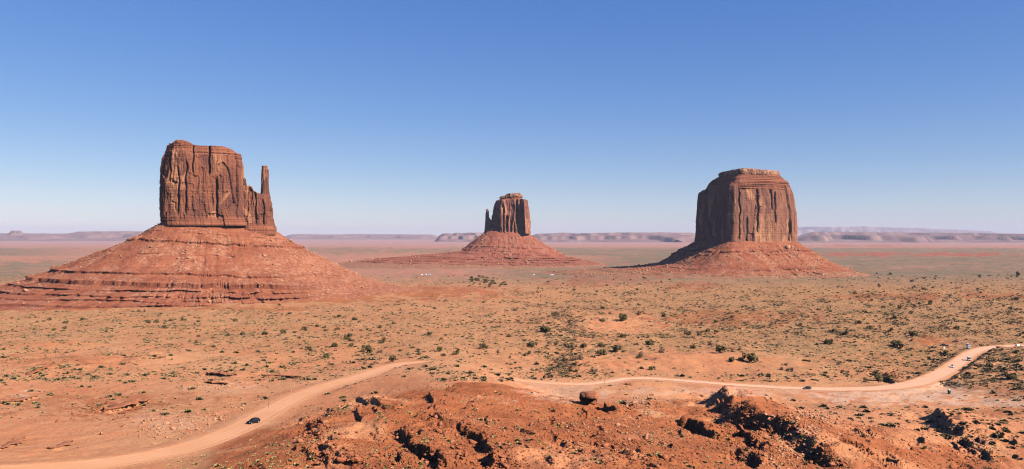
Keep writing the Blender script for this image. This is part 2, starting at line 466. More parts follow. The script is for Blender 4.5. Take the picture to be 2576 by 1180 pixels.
class Field:
    def __init__(self, Z): self.Z = Z; self.dep = np.where(Ds[:, None] < 118, 9.0, -Z / Ds[:, None])
    def z(self, x, y):
        x = np.asarray(x, float); y = np.asarray(y, float)
        u = x / y
        ic = np.clip(np.searchsorted(uc, u) - 1, 0, NC - 2); ir = np.clip(np.searchsorted(Ds, y) - 1, 0, NR - 2)
        a = (u - uc[ic]) / (uc[ic + 1] - uc[ic]); b = (y - Ds[ir]) / (Ds[ir + 1] - Ds[ir])
        Z = self.Z
        return (Z[ir, ic] * (1 - a) + Z[ir, ic + 1] * a) * (1 - b) + (Z[ir + 1, ic] * (1 - a) + Z[ir + 1, ic + 1] * a) * b
    def hit(self, px, py):
        """where the sight line through a point of the picture meets the ground"""
        px = np.atleast_1d(np.asarray(px, float)); py = np.atleast_1d(np.asarray(py, float))
        u = PX(px); dep = (py - DISP_CY) / F
        out = np.zeros((len(px), 3))
        for s in range(0, len(px), 1500):
            uu = u[s:s + 1500]; dd = dep[s:s + 1500]
            ic = np.clip(np.searchsorted(uc, uu), 1, NC - 1)
            d = self.dep[:, ic]
            ok = d <= dd[None, :]
            k = np.clip(ok.argmax(0), 1, NR - 1)
            j = np.arange(len(uu))
            d0, d1 = d[k - 1, j], d[k, j]
            t = np.clip((d0 - dd) / np.maximum(d0 - d1, 1e-9), 0, 1)
            Dh = Ds[k - 1] + t * (Ds[k] - Ds[k - 1])
            out[s:s + 1500, 0] = uu * Dh; out[s:s + 1500, 1] = Dh
        out[:, 2] = self.z(out[:, 0], out[:, 1])
        return out

F0 = Field(Z.copy())

# --- undulation
def sub(dmin, dmax, umin=-1.7, umax=1.7):
    r = slice(np.searchsorted(Ds, dmin), np.searchsorted(Ds, dmax)); c = slice(np.searchsorted(uc, umin), np.searchsorted(uc, umax))
    return (r, c)
spur = S((Z + 69) / 7) * S((345 - DD) / 45) * S((U - PX(420)) / 0.12) * S((DD - 115) / 20)
spur = np.maximum(spur, S((345 - DD) / 40) * S((U - PX(1700)) / 0.1) * 0.75 * S((DD - 115) / 20))
wide = S((DD - 300) / 200)
Z += wide * (2.2 * fbm2(X / 85, Y / 120, 4, 3, 0.55) + 0.0016 * np.clip(DD - 800, 0, 4000) * fbm2(X / 420, Y / 500, 3, 9)) * (1 - S((DD - 9000) / 9000))
s_ = sub(120, 1400)
xs, ys = X[s_], Y[s_]
Z[s_] += 0.32 * fbm2(xs / 11, ys / 14, 4, 21) * S((ys - 120) / 60)
mid = S((ys - 330) / 80) * S((1100 - ys) / 300)
# dunes and hummocks
Z[s_] += mid * 0.55 * fbm2(xs / 40 + 3, ys / 55, 3, 33)
# red foreground: knobbly, bedded rock breaking through
s2 = sub(118, 352)
xs, ys, sp = X[s2], Y[s2], spur[s2]
w1 = fbm2(xs / 9, ys / 9, 2, 61)
rid = 1 - np.abs(fbm2(xs / 30 + 0.3 * w1, ys / 34 + 0.3 * w1, 3, 41)) * 2
zz = Z[s2] + sp * (0.7 * (rid - 0.45) + 0.20 * fbm2(xs / 5.5, ys / 6.5, 3, 51) + 1.5 * fbm2(xs / 62, ys / 75, 2, 55))
bed = zz + 0.035 * xs + 1.1 * fbm2(xs / 40, ys / 40, 2, 71)
st = 1.9
ph = bed / st - np.floor(bed / st)
step = (S((ph - 0.15) / 0.22) - ph) * st
rough = S((fbm2(xs / 36, ys / 36, 3, 77) + 0.02) / 0.18)
zz = zz + sp * rough * 0.40 * step
Z[s2] = zz
Z[s2] += sp * rough * (0.30 * np.abs(fbm2(xs / 2.1, ys / 2.4, 3, 83, 0.6)) - 0.08)
del w1, rid, zz, bed, ph, step

# --- ledges: (points in the picture travelling so that the raised ground is on the left hand), height, scarp width, decay, jag
LEDGES = []
def ledge(pts, h, w=0.7, dec=10, jag=0.9, rocks=1.0): LEDGES.append((pts, h, w, dec, jag, rocks))
ledge([(888, 1000), (918, 1008), (944, 1018), (975, 1030), (1004, 1036)], 1.5, 0.6, 6, 0.4, 1)
ledge([(1085, 993), (1078, 1002), (1093, 1014)], 2.0, 0.6, 7, 0.5, 1.5)
ledge([(1100, 1025), (1070, 1040), (1041, 1050)], 1.8, 0.6, 7, 0.5, 1.2)
ledge([(1098, 1045), (1085, 1062), (1030, 1072), (1008, 1080), (1022, 1100), (1030, 1113), (1048, 1130), (1072, 1142), (1096, 1148), (1104, 1160), (1112, 1188)], 2.6, 0.6, 11, 1.1, 4.5)
ledge([(1196, 1012), (1185, 1028), (1168, 1036)], 2.4, 0.7, 6, 0.8, 0.8)
ledge([(1148, 1078), (1165, 1080), (1180, 1092), (1205, 1102), (1215, 1118), (1222, 1140), (1255, 1146), (1240, 1160), (1228, 1185)], 2.4, 0.6, 10, 1.1, 4.5)
ledge([(800, 1130), (832, 1142), (862, 1156), (911, 1167)], 1.5, 0.6, 7, 0.8, 1.2)
ledge([(775, 1062), (790, 1080), (815, 1096)], 1.3, 0.7, 6, 1.0, 2)
ledge([(764, 1131), (800, 1150), (876, 1160)], 1.2, 0.6, 5, 1.0, 1.5)
ledge([(1155, 964), (1135, 978), (1116, 988)], 1.5, 0.8, 8, 0.8, 0.4)
# right foreground scarps, facing away from the sun
ledge([(1797, 982), (1806, 996), (1818, 1018), (1840, 1036), (1868, 1058), (1905, 1072), (1950, 1092), (2000, 1112), (2060, 1150), (2110, 1190)], 7.2, 6.5, 24, 1.1, 2.6)
ledge([(1700, 1060), (1740, 1068), (1778, 1084), (1800, 1094)], 4.4, 1.0, 11, 1.2, 0.8)
ledge([(1858, 1085), (1890, 1100), (1925, 1122)], 4.4, 1.2, 12, 1.5, 1.6)
ledge([(1842, 1136), (1880, 1148), (1918, 1160)], 4.2, 1.0, 10, 1.4, 1)
ledge([(1512, 1020), (1528, 1028), (1545, 1038)], 3.0, 0.9, 9, 0.9, 0.6)
ledge([(2336, 1040), (2362, 1050), (2378, 1068), (2400, 1086), (2424, 1098)], 7.0, 3.0, 22, 0.9, 0.8)
ledge([(2330, 1122), (2290, 1134), (2250, 1140)], 2.2, 1.2, 9, 1.2, 1)
ledge([(2185, 1162), (2230, 1170), (2262, 1186)], 3.0, 1.0, 9, 1.2, 1)
ledge([(2420, 1105), (2455, 1135), (2500, 1175)], 2.6, 2.4, 20, 1.2, 1.2)
rl = np.random.default_rng(77)
for _ in range(46):
    x_, y_ = rl.uniform(700, 1720), rl.uniform(1015, 1172)
    if y_ < 1000 + max(0, (900 - x_) * 0.35) or y_ < 985 + max(0, (x_ - 1350) * 0.14): continue
    k_ = int(rl.integers(3, 6)); a_ = rl.uniform(-0.3, 1.0); pts_ = []
    for q_ in range(k_):
        pts_.append((x_, y_)); x_ += rl.uniform(4, 10) * (a_ + rl.normal(0, .6)); y_ += rl.uniform(3, 8)
    ledge(pts_, rl.uniform(0.6, 1.3), 0.45, rl.uniform(4, 8), 0.5, rl.uniform(0.6, 2.2))
for _ in range(16):
    x_, y_ = rl.uniform(2080, 2560), rl.uniform(1060, 1172); pts_ = []
    for q_ in range(4):
        pts_.append((x_, y_)); x_ += rl.uniform(2, 14); y_ += rl.uniform(3, 8)
    ledge(pts_, rl.uniform(1.2, 2.6), 0.7, rl.uniform(4, 9), 1.2, 0.8)
# middle distance, left: rims of rock facing the viewpoint
ledge([(255, 1040), (300, 1030), (340, 1018), (378, 1006)], 1.6, 1.2, 14, 1.2, 0.5)
ledge([(506, 940), (540, 941), (597, 948)], 1.0, 1.2, 12, 1.3, 0.2)
ledge([(512, 963), (540, 964), (575, 968)], 1.0, 1.2, 12, 1.2, 0.2)
ledge([(384, 905), (400, 902), (418, 900)], 1.0, 1.2, 14, 1.2, 0.1)
ledge([(652, 945), (700, 947), (762, 950)], 0.8, 1.2, 12, 1.4, 0.2)
ledge([(68, 950), (88, 940), (121, 922)], 1.2, 1.2, 12, 1.2, 0.2)
ledge([(-30, 1018), (40, 1010), (99, 996)], 0.9, 1.2, 10, 1.2, 0.2)
ledge([(-30, 1140), (30, 1120), (68, 1098)], 0.7, 1.0, 7, 1.0, 0.4)
ledge([(122, 1134), (150, 1124), (186, 1108)], 0.7, 1.0, 7, 1.0, 0.4)
ledge([(-40, 912), (30, 905), (80, 898)], 0.8, 0.9, 12, 1.2, 0.1)
# gully beside the central dune, cut bank beside the right road, knob
ledge([(1420, 775), (1432, 815), (1442, 850), (1432, 890), (1402, 938)], 3.6, 11.0, 70, 5.0, 0)
ledge([(2500, 872), (2462, 884), (2446, 902), (2418, 930), (2368, 972)], 4.6, 2.2, 60, 1.2, 0.2)
ledge([(1775, 862), (1800, 870), (1850, 878), (1900, 884)], 2.0, 2.0, 25, 2, 0)
ledge([(2310, 855), (2272, 868), (2262, 876)], 4.0, 3.0, 40, 1.5, 0)
ledge([(2225, 935), (2232, 945), (2250, 960)], 3.4, 1.5, 12, 1.5, 0.8)
ROCKSITES = []
for (pts, h, w, dec, jag, rk) in LEDGES:
    P2 = np.array(pts, float)
    t = np.linspace(0, 1, 60); tt = np.linspace(0, 1, len(P2))
    ppx = np.interp(t, tt, P2[:, 0]); ppy = np.interp(t, tt, P2[:, 1])
    w3 = F0.hit(ppx, ppy)
    pl = w3[:, :2]
    R = dec * 2.2 + 8
    y0, y1 = pl[:, 1].min() - R, pl[:, 1].max() + R
    u0 = (pl[:, 0] / pl[:, 1]).min() - R / y0; u1 = (pl[:, 0] / pl[:, 1]).max() + R / y0
    ss = sub(y0, y1, u0, u1)
    xs, ys = X[ss], Y[ss]
    jx = jag * (fbm2(xs / 4.5, ys / 4.5, 3, 101) + 0.8 * n2(xs / 12, ys / 12, 107)); jy = jag * (fbm2(xs / 4.5 + 40, ys / 4.5, 3, 103) + 0.8 * n2(xs / 12 + 9, ys / 12, 109))
    qx, qy = xs + jx, ys + jy
    best = np.full(xs.shape, 1e9); sg = np.zeros(xs.shape); par = np.zeros(xs.shape)
    for k in range(len(pl) - 1):
        ax, ay = pl[k]; bx, by = pl[k + 1]
        ex, ey = bx - ax, by - ay; L2 = ex * ex + ey * ey + 1e-9
        tr = ((qx - ax) * ex + (qy - ay) * ey) / L2
        tc = np.clip(tr, 0, 1)
        d2 = (qx - ax - tc * ex) ** 2 + (qy - ay - tc * ey) ** 2
        side = ex * (qy - ay) - ey * (qx - ax)
        m_ = d2 < best
        best = np.where(m_, d2, best); sg = np.where(m_, np.sign(side), sg); par = np.where(m_, (k + tc) / (len(pl) - 1), par)
    d = np.sqrt(best) * sg
    end = S(par / 0.12) * S((1 - par) / 0.12)
    hh = h * end * (0.75 + 0.5 * n2(xs / 7, ys / 7, 131))
    Z[ss] += hh * np.where(d > 0, 0.62, 0.38) * 0 + hh * (0.60 * S(d / w + 0.5) * np.exp(-np.clip(d, 0, None) ** 2 / (dec * dec)) - 0.40 * (1 - S(d / w + 0.5)) * np.exp(-np.clip(-d, 0, None) ** 2 / (0.6 * dec * dec)))
    Z[ss] -= 0.10 * hh * np.exp(-((d + 1.2 * w) / (2.5 * w + 1)) ** 2) * S(-d / w)
    if rk > 0: ROCKSITES.append((pl, h, rk))

# --- single mounds: place in the picture, height, half width, half depth
for (px_, py_, h_, rx_, ry_) in ((1818, 1004, 2.6, 7.5, 8), (1500, 812, 4.0, 42, 60), (2345, 1128, 3.0, 16, 14), (2260, 1100, 1.6, 12, 12), (1650, 1040, 1.5, 10, 9), (1250, 1000, 1.2, 14, 14), (1760, 905, 2.5, 55, 40), (380, 905, 2.2, 22, 25), (640, 900, 2.0, 20, 25), (2310, 862, 1.5, 22, 25), (300, 905, 1.6, 16, 22)):
    c_ = F0.hit([px_], [py_])[0]
    ss = sub(c_[1] - 3 * ry_, c_[1] + 3 * ry_, (c_[0] - 3 * rx_) / c_[1] - 0.02, (c_[0] + 3 * rx_) / c_[1] + 0.02)
    Z[ss] += h_ * np.exp(-((X[ss] - c_[0]) / rx_) ** 2 - ((Y[ss] - c_[1]) / ry_) ** 2) * (1 + 0.3 * n2(X[ss] / (rx_ * 0.5), Y[ss] / (ry_ * 0.5), 211))

# --- road bed
rp = np.array(ROAD)
rt = np.arange(len(rp)); rf = np.linspace(0, len(rp) - 1, (len(rp) - 1) * 16 + 1)
def smooth_path(a):
    k = np.ones(25) / 25
    return np.convolve(np.pad(a, 12, mode='edge'), k, mode='valid')
rD = smooth_path(np.interp(rf, rt, rp[:, 1])); rX = smooth_path(np.interp(rf, rt, PX(rp[:, 0]) * rp[:, 1])); rZ = smooth_path(np.interp(rf, rt, rp[:, 2]))
ROADMASK = np.zeros_like(Z)
dist2 = np.full(Z.shape, 1e9, dtype=np.float32); zr = np.zeros(Z.shape, dtype=np.float32)
seg = np.stack([rX, rD, rZ], 1)
for k in range(0, len(seg) - 8, 8):
    chunk = seg[k:k + 9]
    y0, y1 = chunk[:, 1].min() - 16, chunk[:, 1].max() + 16
    uu = chunk[:, 0] / chunk[:, 1]
    ss = sub(y0, y1, uu.min() - 17 / y0, uu.max() + 17 / y0)
    xs, ys = X[ss], Y[ss]
    dv, zv = dist2[ss], zr[ss]
    for j in range(len(chunk) - 1):
        ax, ay, az = chunk[j]; bx, by, bz = chunk[j + 1]
        ex, ey = bx - ax, by - ay
        tc = np.clip(((xs - ax) * ex + (ys - ay) * ey) / (ex * ex + ey * ey + 1e-9), 0, 1)
        d2 = (xs - ax - tc * ex) ** 2 + (ys - ay - tc * ey) ** 2
        m_ = d2 < dv
        dv = np.where(m_, d2, dv); zv = np.where(m_, az + tc * (bz - az), zv)
    dist2[ss] = dv; zr[ss] = zv
dr = np.sqrt(dist2)
wr = S((15.5 - dr) / 8.5)
Z = Z * (1 - wr) + (zr - 0.12) * wr
ROADMASK = S((9 - dr) / 4.5)
del dist2, zr
F1 = Field(Z)

# --- masks for the ground material
PY = DISP_CY - F * Z / DD
PXX = DISP_CX + F * U
red = np.clip(spur * (0.78 + 0.75 * fbm2(X / 26, Y / 30, 3, 161)) * (0.6 + 0.6 * S((330 - DD) / 120)), 0, 1)
WARP = fbm2(PXX / 55, PY / 9 + X / 900, 4, 191, 0.6)
WARP2 = fbm2(PXX / 20, PY / 4.5, 3, 197, 0.6)
def blob(cx, cy, rx, ry, seed=0, soft=0.9):
    e = ((PXX - cx) / rx) ** 2 + ((PY - cy) / ry) ** 2
    return S((1.0 - e + 0.95 * WARP + 0.5 * WARP2) / soft) * S((2.2 - e) / 0.8)
red = np.maximum(red, 0.5 * blob(300, 1010, 330, 60) * S((420 - DD) / 60))
red = np.maximum(red, 0.75 * blob(1850, 800, 260, 26))
red = np.maximum(red, 0.7 * blob(2250, 745, 220, 14))
for (cx, cy, rx, ry, a) in ((120, 770, 420, 14, 0.8), (830, 752, 240, 17, 0.75), (620, 775, 300, 9, 0.6), (1120, 735, 190, 22, 0.85), (90, 905, 130, 22, 0.5), (2500, 745, 160, 10, 0.8),
                            (1500, 708, 170, 18, 0.6), (250, 905, 160, 16, 0.45), (640, 905, 120, 12, 0.35), (2540, 1030, 110, 30, 0.5), (2060, 1030, 120, 25, 0.4),
                            (2340, 858, 80, 13, 0.85), (1740, 720, 90, 12, 0.9), (2300, 640, 420, 6, 1.0), (1250, 660, 290, 13, 0.9), (1050, 655, 130, 10, 0.6), (2180, 618, 160, 4, 0.5)):
    red = np.maximum(red, a * blob(cx, cy, rx, ry))
veg = S((DD - 430) / 250) * S((2600 - DD) / 800) * (0.55 + 0.45 * S((PXX - 1250) / 700))
veg *= 1 - 0.8 * blob(1780, 905, 320, 34); veg *= 1 - 0.8 * blob(1560, 815, 130, 32); veg *= 1 - 0.7 * blob(300, 890, 500, 40)
veg = np.maximum(veg, 0.8 * blob(1420, 870, 45, 90)); veg = np.maximum(veg, 0.75 * blob(2480, 960, 130, 70))
veg = np.maximum(veg, 0.9 * blob(300, 787, 420, 6)); veg = np.maximum(veg, 0.8 * blob(120, 845, 300, 4))
veg = np.clip(veg * (1 - 0.75 * red), 0, 1) * (1 - ROADMASK)
road = np.maximum(0.9 * blob(2270, 996, 260, 26), 0.8 * np.maximum(blob(2480, 1012, 170, 13), blob(2330, 975, 110, 20)))
road = np.maximum(road, 0.5 * blob(1850, 985, 330, 14))
road = np.maximum(road, 0.5 * blob(1430, 985, 130, 30))
road = np.maximum(road, 0.35 * ROADMASK)
pale = 0.62 * blob(420, 1060, 120, 34) + 0.6 * blob(560, 975, 120, 18) + 0.55 * blob(640, 1050, 70, 30) + 0.55 * blob(2030, 1040, 90, 14) + 0.7 * blob(70, 990, 60, 12)
pale = pale + 0.6 * blob(1600, 1010, 28, 20) + 0.62 * blob(2035, 1085, 45, 22) + 0.5 * blob(1650, 1095, 120, 20) + 0.5 * blob(1290, 1010, 60, 14) + 0.5 * blob(250, 835, 330, 8)
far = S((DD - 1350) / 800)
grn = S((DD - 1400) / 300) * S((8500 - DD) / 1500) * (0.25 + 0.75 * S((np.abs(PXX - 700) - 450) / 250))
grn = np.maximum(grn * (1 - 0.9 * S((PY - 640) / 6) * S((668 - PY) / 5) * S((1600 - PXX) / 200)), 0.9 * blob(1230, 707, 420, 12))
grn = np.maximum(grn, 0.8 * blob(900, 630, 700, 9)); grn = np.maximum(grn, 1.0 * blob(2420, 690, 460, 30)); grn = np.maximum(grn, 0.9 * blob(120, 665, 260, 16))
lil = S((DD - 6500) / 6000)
mask = np.stack([red, veg, road, pale], -1)
mask2 = np.stack([far, grn, lil, np.ones_like(far)], -1)
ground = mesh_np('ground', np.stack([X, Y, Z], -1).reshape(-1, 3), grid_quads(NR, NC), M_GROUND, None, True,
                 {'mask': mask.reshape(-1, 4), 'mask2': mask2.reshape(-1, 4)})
fl_ = (spur * S((fbm2(X / 36, Y / 36, 3, 77) + 0.02) / 0.18))[:-1, :-1].ravel() > 0.35      # broken rock keeps hard facets
ground.data.polygons.foreach_set('use_smooth', ~fl_)
tag(ground, kind='structure')

# --- road ribbon
tx, ty = np.gradient(rX), np.gradient(rD)
tl = np.hypot(tx, ty); nx, ny = -ty / tl, tx / tl
off = np.linspace(-1, 1, 33)
ii = np.arange(len(rX))
half = interp(ii / 16.0, [(0, 7.0), (5, 6.0), (9, 5.2), (14, 4.6), (19, 3.4), (21, 3.4), (24, 4.2), (26, 6.5), (27.5, 8.5), (29, 7.5), (31, 6.0), (34, 5.0)])
RX = rX[:, None] + nx[:, None] * off * half[:, None]; RY = rD[:, None] + ny[:, None] * off * half[:, None]
RZ = F1.z(RX, RY) + 0.07
RZ = np.maximum(RZ, (rZ - 0.12)[:, None] + 0.07)
palef = interp(ii / 16.0, [(0, 0), (17, 0.1), (20, 0.9), (25, 0.75), (28, 0.55), (31, 0.75), (34, 0.8)])[:, None] * np.ones_like(off)
edge = np.abs(off)[None, :] ** 1.4 * np.ones_like(RX)
rut = sum(np.exp(-((off - o_) / 0.075) ** 2) for o_ in (-0.52, -0.16, 0.14, 0.5))[None, :] * np.ones_like(RX)
RZ = RZ + 0.15 * np.exp(-((np.abs(off)[None, :] - 0.88) / 0.09) ** 2) * (0.6 + 0.8 * n2(RX / 6, RY / 6, 5)) - 0.06 * rut
rmask = np.stack([palef, edge, rut, edge], -1)
road_o = mesh_np('road', np.stack([RX, RY, RZ], -1).reshape(-1, 3), grid_quads(*RX.shape), M_ROAD, None, True, {'mask': rmask.reshape(-1, 4)})
tag(road_o, kind='structure')

# ------------------------------------------------------------------ buttes
def local_frame(px, Yc):
    th = math.atan((px - DISP_CX) / F)
    return th, Yc / math.cos(th)
class Butte:
    def __init__(self, name, px0, Yc, label):
        self.th, self.R = local_frame(px0, Yc)
        self.t = np.array([math.cos(self.th), -math.sin(self.th)]); self.r = np.array([math.sin(self.th), math.cos(self.th)])
        self.c = self.R * self.r
        self.Y = Yc
        self.root = empty(name, (self.c[0], self.c[1], -105.0))
        tag(self.root, label, 'butte')
    def a(self, px):   # tangential offset of a picture column at the centre's distance
        return self.R * np.tan(np.arctan((np.asarray(px, float) - DISP_CX) / F) - self.th)
    def zz(self, py): return (DISP_CY - np.asarray(py, float)) / F * self.Y
    def rel(self, a, b, z):   # local (across, away, height) -> coordinates relative to the root
        return np.stack([a * self.t[0] + b * self.r[0], a * self.t[1] + b * self.r[1], z + 105.0], -1)

def contour(kind, npts):
    if kind == 'round':
        t = np.linspace(0, 2 * np.pi, npts, endpoint=False)
        return np.stack([np.cos(t), np.sin(t)], 1)
    if isinstance(kind, (int, float)):
        t = np.linspace(0, 2 * np.pi, npts * 4, endpoint=False); e = 2.0 / kind
        p = np.stack([np.sign(np.cos(t)) * np.abs(np.cos(t)) ** e, np.sign(np.sin(t)) * np.abs(np.sin(t)) ** e], 1)
    else:
        p = np.array(kind, float)
        q = []
        for i in range(len(p)):
            q.append(p[i] + (p[(i + 1) % len(p)] - p[i]) * np.linspace(0, 1, 80, endpoint=False)[:, None])
        p = np.concatenate(q)
        k = 23; ker = np.hanning(k + 2)[1:-1]; ker /= ker.sum()
        for _ in range(1):
            p = np.stack([np.convolve(np.concatenate([p[-k:, j], p[:, j], p[:k, j]]), ker, mode='same')[k:-k] for j in (0, 1)], 1)
    seg = np.linalg.norm(np.roll(p, -1, 0) - p, axis=1)
    s = np.concatenate([[0], np.cumsum(seg)])
    pp = np.concatenate([p, p[:1]])
    si = np.linspace(0, s[-1], npts, endpoint=False)
    p = np.stack([np.interp(si, s, pp[:, j]) for j in (0, 1)], 1)
    mn, mx = p.min(0), p.max(0)
    return np.stack([(p[:, 0] - mn[0]) / (mx[0] - mn[0]) * 2 - 1, p[:, 1]], 1)

def cells(s, z, w, h, seed):
    i = np.floor(s / w + 0.45 * n2(z / (2.2 * h), s / (3 * w), seed))
    ii_ = i.astype(np.int64)
    j = np.floor(z / h + _hash(ii_, 3, 1, seed) / 36.0 + 0.25 * n2(s / w, z / h, seed + 2)).astype(np.int64)
    return _hash(ii_, j, 7, seed + 1) / 255.0 - 0.5

def block(B, name, mat, kind, levels, depth, bc=0.0, top=None, nU=620, nT=190, flute=5.0, slab=3.0, fine=1.0, bed=1.0, seed=0,
          capt=0.0, bandlo=0.12, bandhi=0.10, top_rise=2.0, fscale=12.0, cracks=None):
    """A rock tower: levels [(py, left px, right px, depth scale)] from foot to rim; top: optional rim profile [(px, py)]."""
    cu_ = contour(kind, nU)
    lv = levels
    py0, py1 = lv[0][0], lv[-1][0]
    tl_ = [(py0 - l[0]) / (py0 - py1) for l in lv]
    t = np.linspace(0, 1, nT)
    L = B.a(np.interp(t, tl_, [l[1] for l in lv])); Rr = B.a(np.interp(t, tl_, [l[2] for l in lv])); ds = np.interp(t, tl_, [l[3] for l in lv])
    x = L[:, None] + (cu_[None, :, 0] + 1) * 0.5 * (Rr - L)[:, None]
    y = bc + cu_[None, :, 1] * depth * ds[:, None]
    z0 = B.zz(py0)
    if top is not None:
        inv_px = DISP_CX + F * np.tan(np.arctan(x / B.R) + B.th)
        zt = B.zz(np.interp(inv_px, [p[0] for p in top], [p[1] for p in top]))
    else:
        zt = B.zz(py1) * np.ones_like(x)
    z = z0 + t[:, None] * (zt - z0)
    # outward normals from the contour
    dx = np.roll(x, -1, 1) - np.roll(x, 1, 1); dy = np.roll(y, -1, 1) - np.roll(y, 1, 1)
    ln = np.hypot(dx, dy) + 1e-6
    nx, ny = dy / ln, -dx / ln
    X_, Y_ = x + B.c[0], y + seed * 37.0
    w = n3(X_ / 40, Y_ / 40, z / 60, seed + 3) * 0.5
    D = np.zeros_like(x)
    fl = n3(X_ / fscale + w, Y_ / fscale, z / (fscale * 9), seed + 11)
    D += flute * (0.55 - 1.5 * np.clip(np.abs(fl), 0, 0.5)) * 0.8
    fl2 = n3(X_ / (fscale * 2.7), Y_ / (fscale * 2.7), z / (fscale * 11), seed + 17)
    D += flute * 1.1 * fl2
    per = np.hypot(np.diff(x[0], append=x[0, :1]), np.diff(y[0], append=y[0, :1])); sa = np.cumsum(per)[None] * np.ones_like(x)
    zz0 = z - z0
    D += slab * (1.35 * cells(sa, zz0, fscale * 2.2, fscale * 6.5, seed + 23) + 0.6 * cells(sa, zz0, fscale * 0.9, fscale * 2.8, seed + 24) + 0.16 * cells(sa, zz0, fscale * 0.35, fscale * 0.8, seed + 25))
    D += fine * fbm3(X_ / 3.5, Y_ / 3.5, z / 16, 3, seed + 31)
    hb = n2(z / 2.6, np.zeros_like(z) + seed, seed + 5) + 0.6 * n2(z / 1.1, X_ / 90, seed + 6)
    lo = S((bandlo - t) / 0.04)[:, None]; hi = S((t - (1 - bandhi)) / 0.04)[:, None]
    bm = np.clip(lo + hi, 0, 1) * np.ones_like(x)
    D = D * (1 - 0.45 * bm) + bed * 1.5 * hb * bm
    D += bed * 0.35 * hb * (1 - bm)
    if cracks:
        for (cpx, width, dp, tlo, thi) in cracks:
            xx = B.a(cpx)
            wig = 3.0 * n2(z / 25, np.zeros_like(z) + cpx, seed + 41)
            D -= dp * np.exp(-((x - xx - wig) / width) ** 2) * (y < bc) * S((t[:, None] - tlo) / 0.08) * S((thi - t[:, None]) / 0.08)
    x = x + nx * D; y = y + ny * D
    tz = fbm3(X_ / 14, Y_ / 14, z * 0, 3, seed + 51)
    z = z + (t[:, None] ** 6) * top_rise * 0.5 * tz
    # close the top with shrinking rings
    rings = [(x, y, z)]
    cx, cy = x[-1].mean(), y[-1].mean()
    f = np.linspace(0.96, 0.02, 16)
    tx_ = cx + (x[-1] - cx)[None] * f[:, None]; ty_ = cy + (y[-1] - cy)[None] * f[:, None]
    if top is not None:
        ipx = DISP_CX + F * np.tan(np.arctan(tx_ / B.R) + B.th)
        tz_ = B.zz(np.interp(ipx, [p[0] for p in top], [p[1] for p in top]))
        tz_ = tz_ * 0.9 + 0.1 * z[-1][None]
    else:
        tz_ = np.repeat(z[-1][None], 16, 0) * f[:, None] + z[-1].mean() * (1 - f[:, None])
    tz_ = tz_ + top_rise * fbm3((tx_ + B.c[0]) / 16, ty_ / 16, tz_ * 0, 3, seed + 61) * (1 - f[:, None] ** 4)
    x = np.concatenate([x, tx_]); y = np.concatenate([y, ty_]); z = np.concatenate([z, tz_])
    bm2 = np.concatenate([bm, np.repeat(bm[-1:], 16, 0)])
    cp_ = np.concatenate([np.repeat(S((t - (1 - capt)) / 0.03)[:, None] if capt > 0 else np.zeros((nT, 1)), nU, 1), np.full((16, nU), 0.8)])
    V = B.rel(x, y, z)
    mk = np.stack([bm2, bm2 * 0, cp_, bm2 * 0 + 1], -1)
    return mesh_np(name, V.reshape(-1, 3), grid_quads(V.shape[0], nU, True), mat, B.root, False, {'mask': mk.reshape(-1, 4)})

ROCK_T = []
def rock_template(seed, sub=2, flat=1.0):
    bm = bmesh.new(); bmesh.ops.create_icosphere(bm, subdivisions=sub, radius=1.0)
    V = np.array([v.co[:] for v in bm.verts]); T = np.array([[v.index for v in f.verts] for f in bm.faces]); bm.free()
    r = np.random.default_rng(seed)
    for _ in range(9):
        nn = r.normal(size=3); nn /= np.linalg.norm(nn); c = r.uniform(0.35, 0.7)
        d = V @ nn - c
        V = V - np.clip(d, 0, None)[:, None] * nn[None]
    V = V * np.array([1.2, 0.9, 0.66 * flat]) + 0.035 * r.normal(size=V.shape)
    return V, T
ROCK_T = [rock_template(s, 1) for s in range(6)]
ROCK_T2 = [rock_template(s + 20, 2) for s in range(9)]

def rotm(n_, r, tilt=0.4):
    a = r.uniform(0, 2 * np.pi, n_); b = r.normal(0, tilt, n_); c = r.normal(0, tilt, n_)
    ca, sa, cb, sb, cc, sc_ = np.cos(a), np.sin(a), np.cos(b), np.sin(b), np.cos(c), np.sin(c)
    Rz = np.zeros((n_, 3, 3)); Rz[:, 0, 0] = ca; Rz[:, 0, 1] = -sa; Rz[:, 1, 0] = sa; Rz[:, 1, 1] = ca; Rz[:, 2, 2] = 1
    Rx = np.zeros((n_, 3, 3)); Rx[:, 0, 0] = 1; Rx[:, 1, 1] = cb; Rx[:, 1, 2] = -sb; Rx[:, 2, 1] = sb; Rx[:, 2, 2] = cb
    Ry = np.zeros((n_, 3, 3)); Ry[:, 1, 1] = 1; Ry[:, 0, 0] = cc; Ry[:, 0, 2] = sc_; Ry[:, 2, 0] = -sc_; Ry[:, 2, 2] = cc
    return Rz @ Rx @ Ry

def scatter(name, temps, pos, scale, mat, parent=None, tint=None, r=rng, tilt=0.4, smooth=False):
    """many small copies of a few templates merged in one mesh (stuff)"""
    Vs, Ts, Cs = [], [], []
    base = 0
    which = r.integers(0, len(temps), len(pos))
    for k, (tv, tt) in enumerate(temps):
        i = np.where(which == k)[0]
        if len(i) == 0: continue
        Rm = rotm(len(i), r, tilt)
        v = np.einsum('nij,vj->nvi', Rm, tv) * scale[i][:, None, :] + pos[i][:, None, :]
        nt_ = len(tv)
        Vs.append(v.reshape(-1, 3)); Ts.append((tt[None] + (np.arange(len(i)) * nt_)[:, None, None] + base).reshape(-1, 3))
        if tint is not None: Cs.append(np.repeat(tint[i], nt_))
        base += len(i) * nt_
    at = None
    if tint is not None:
        c = np.concatenate(Cs); at = {'tint': np.stack([c, c, c, c * 0 + 1], -1)}
    return mesh_np(name, np.concatenate(Vs), np.concatenate(Ts), mat, parent, smooth, at)

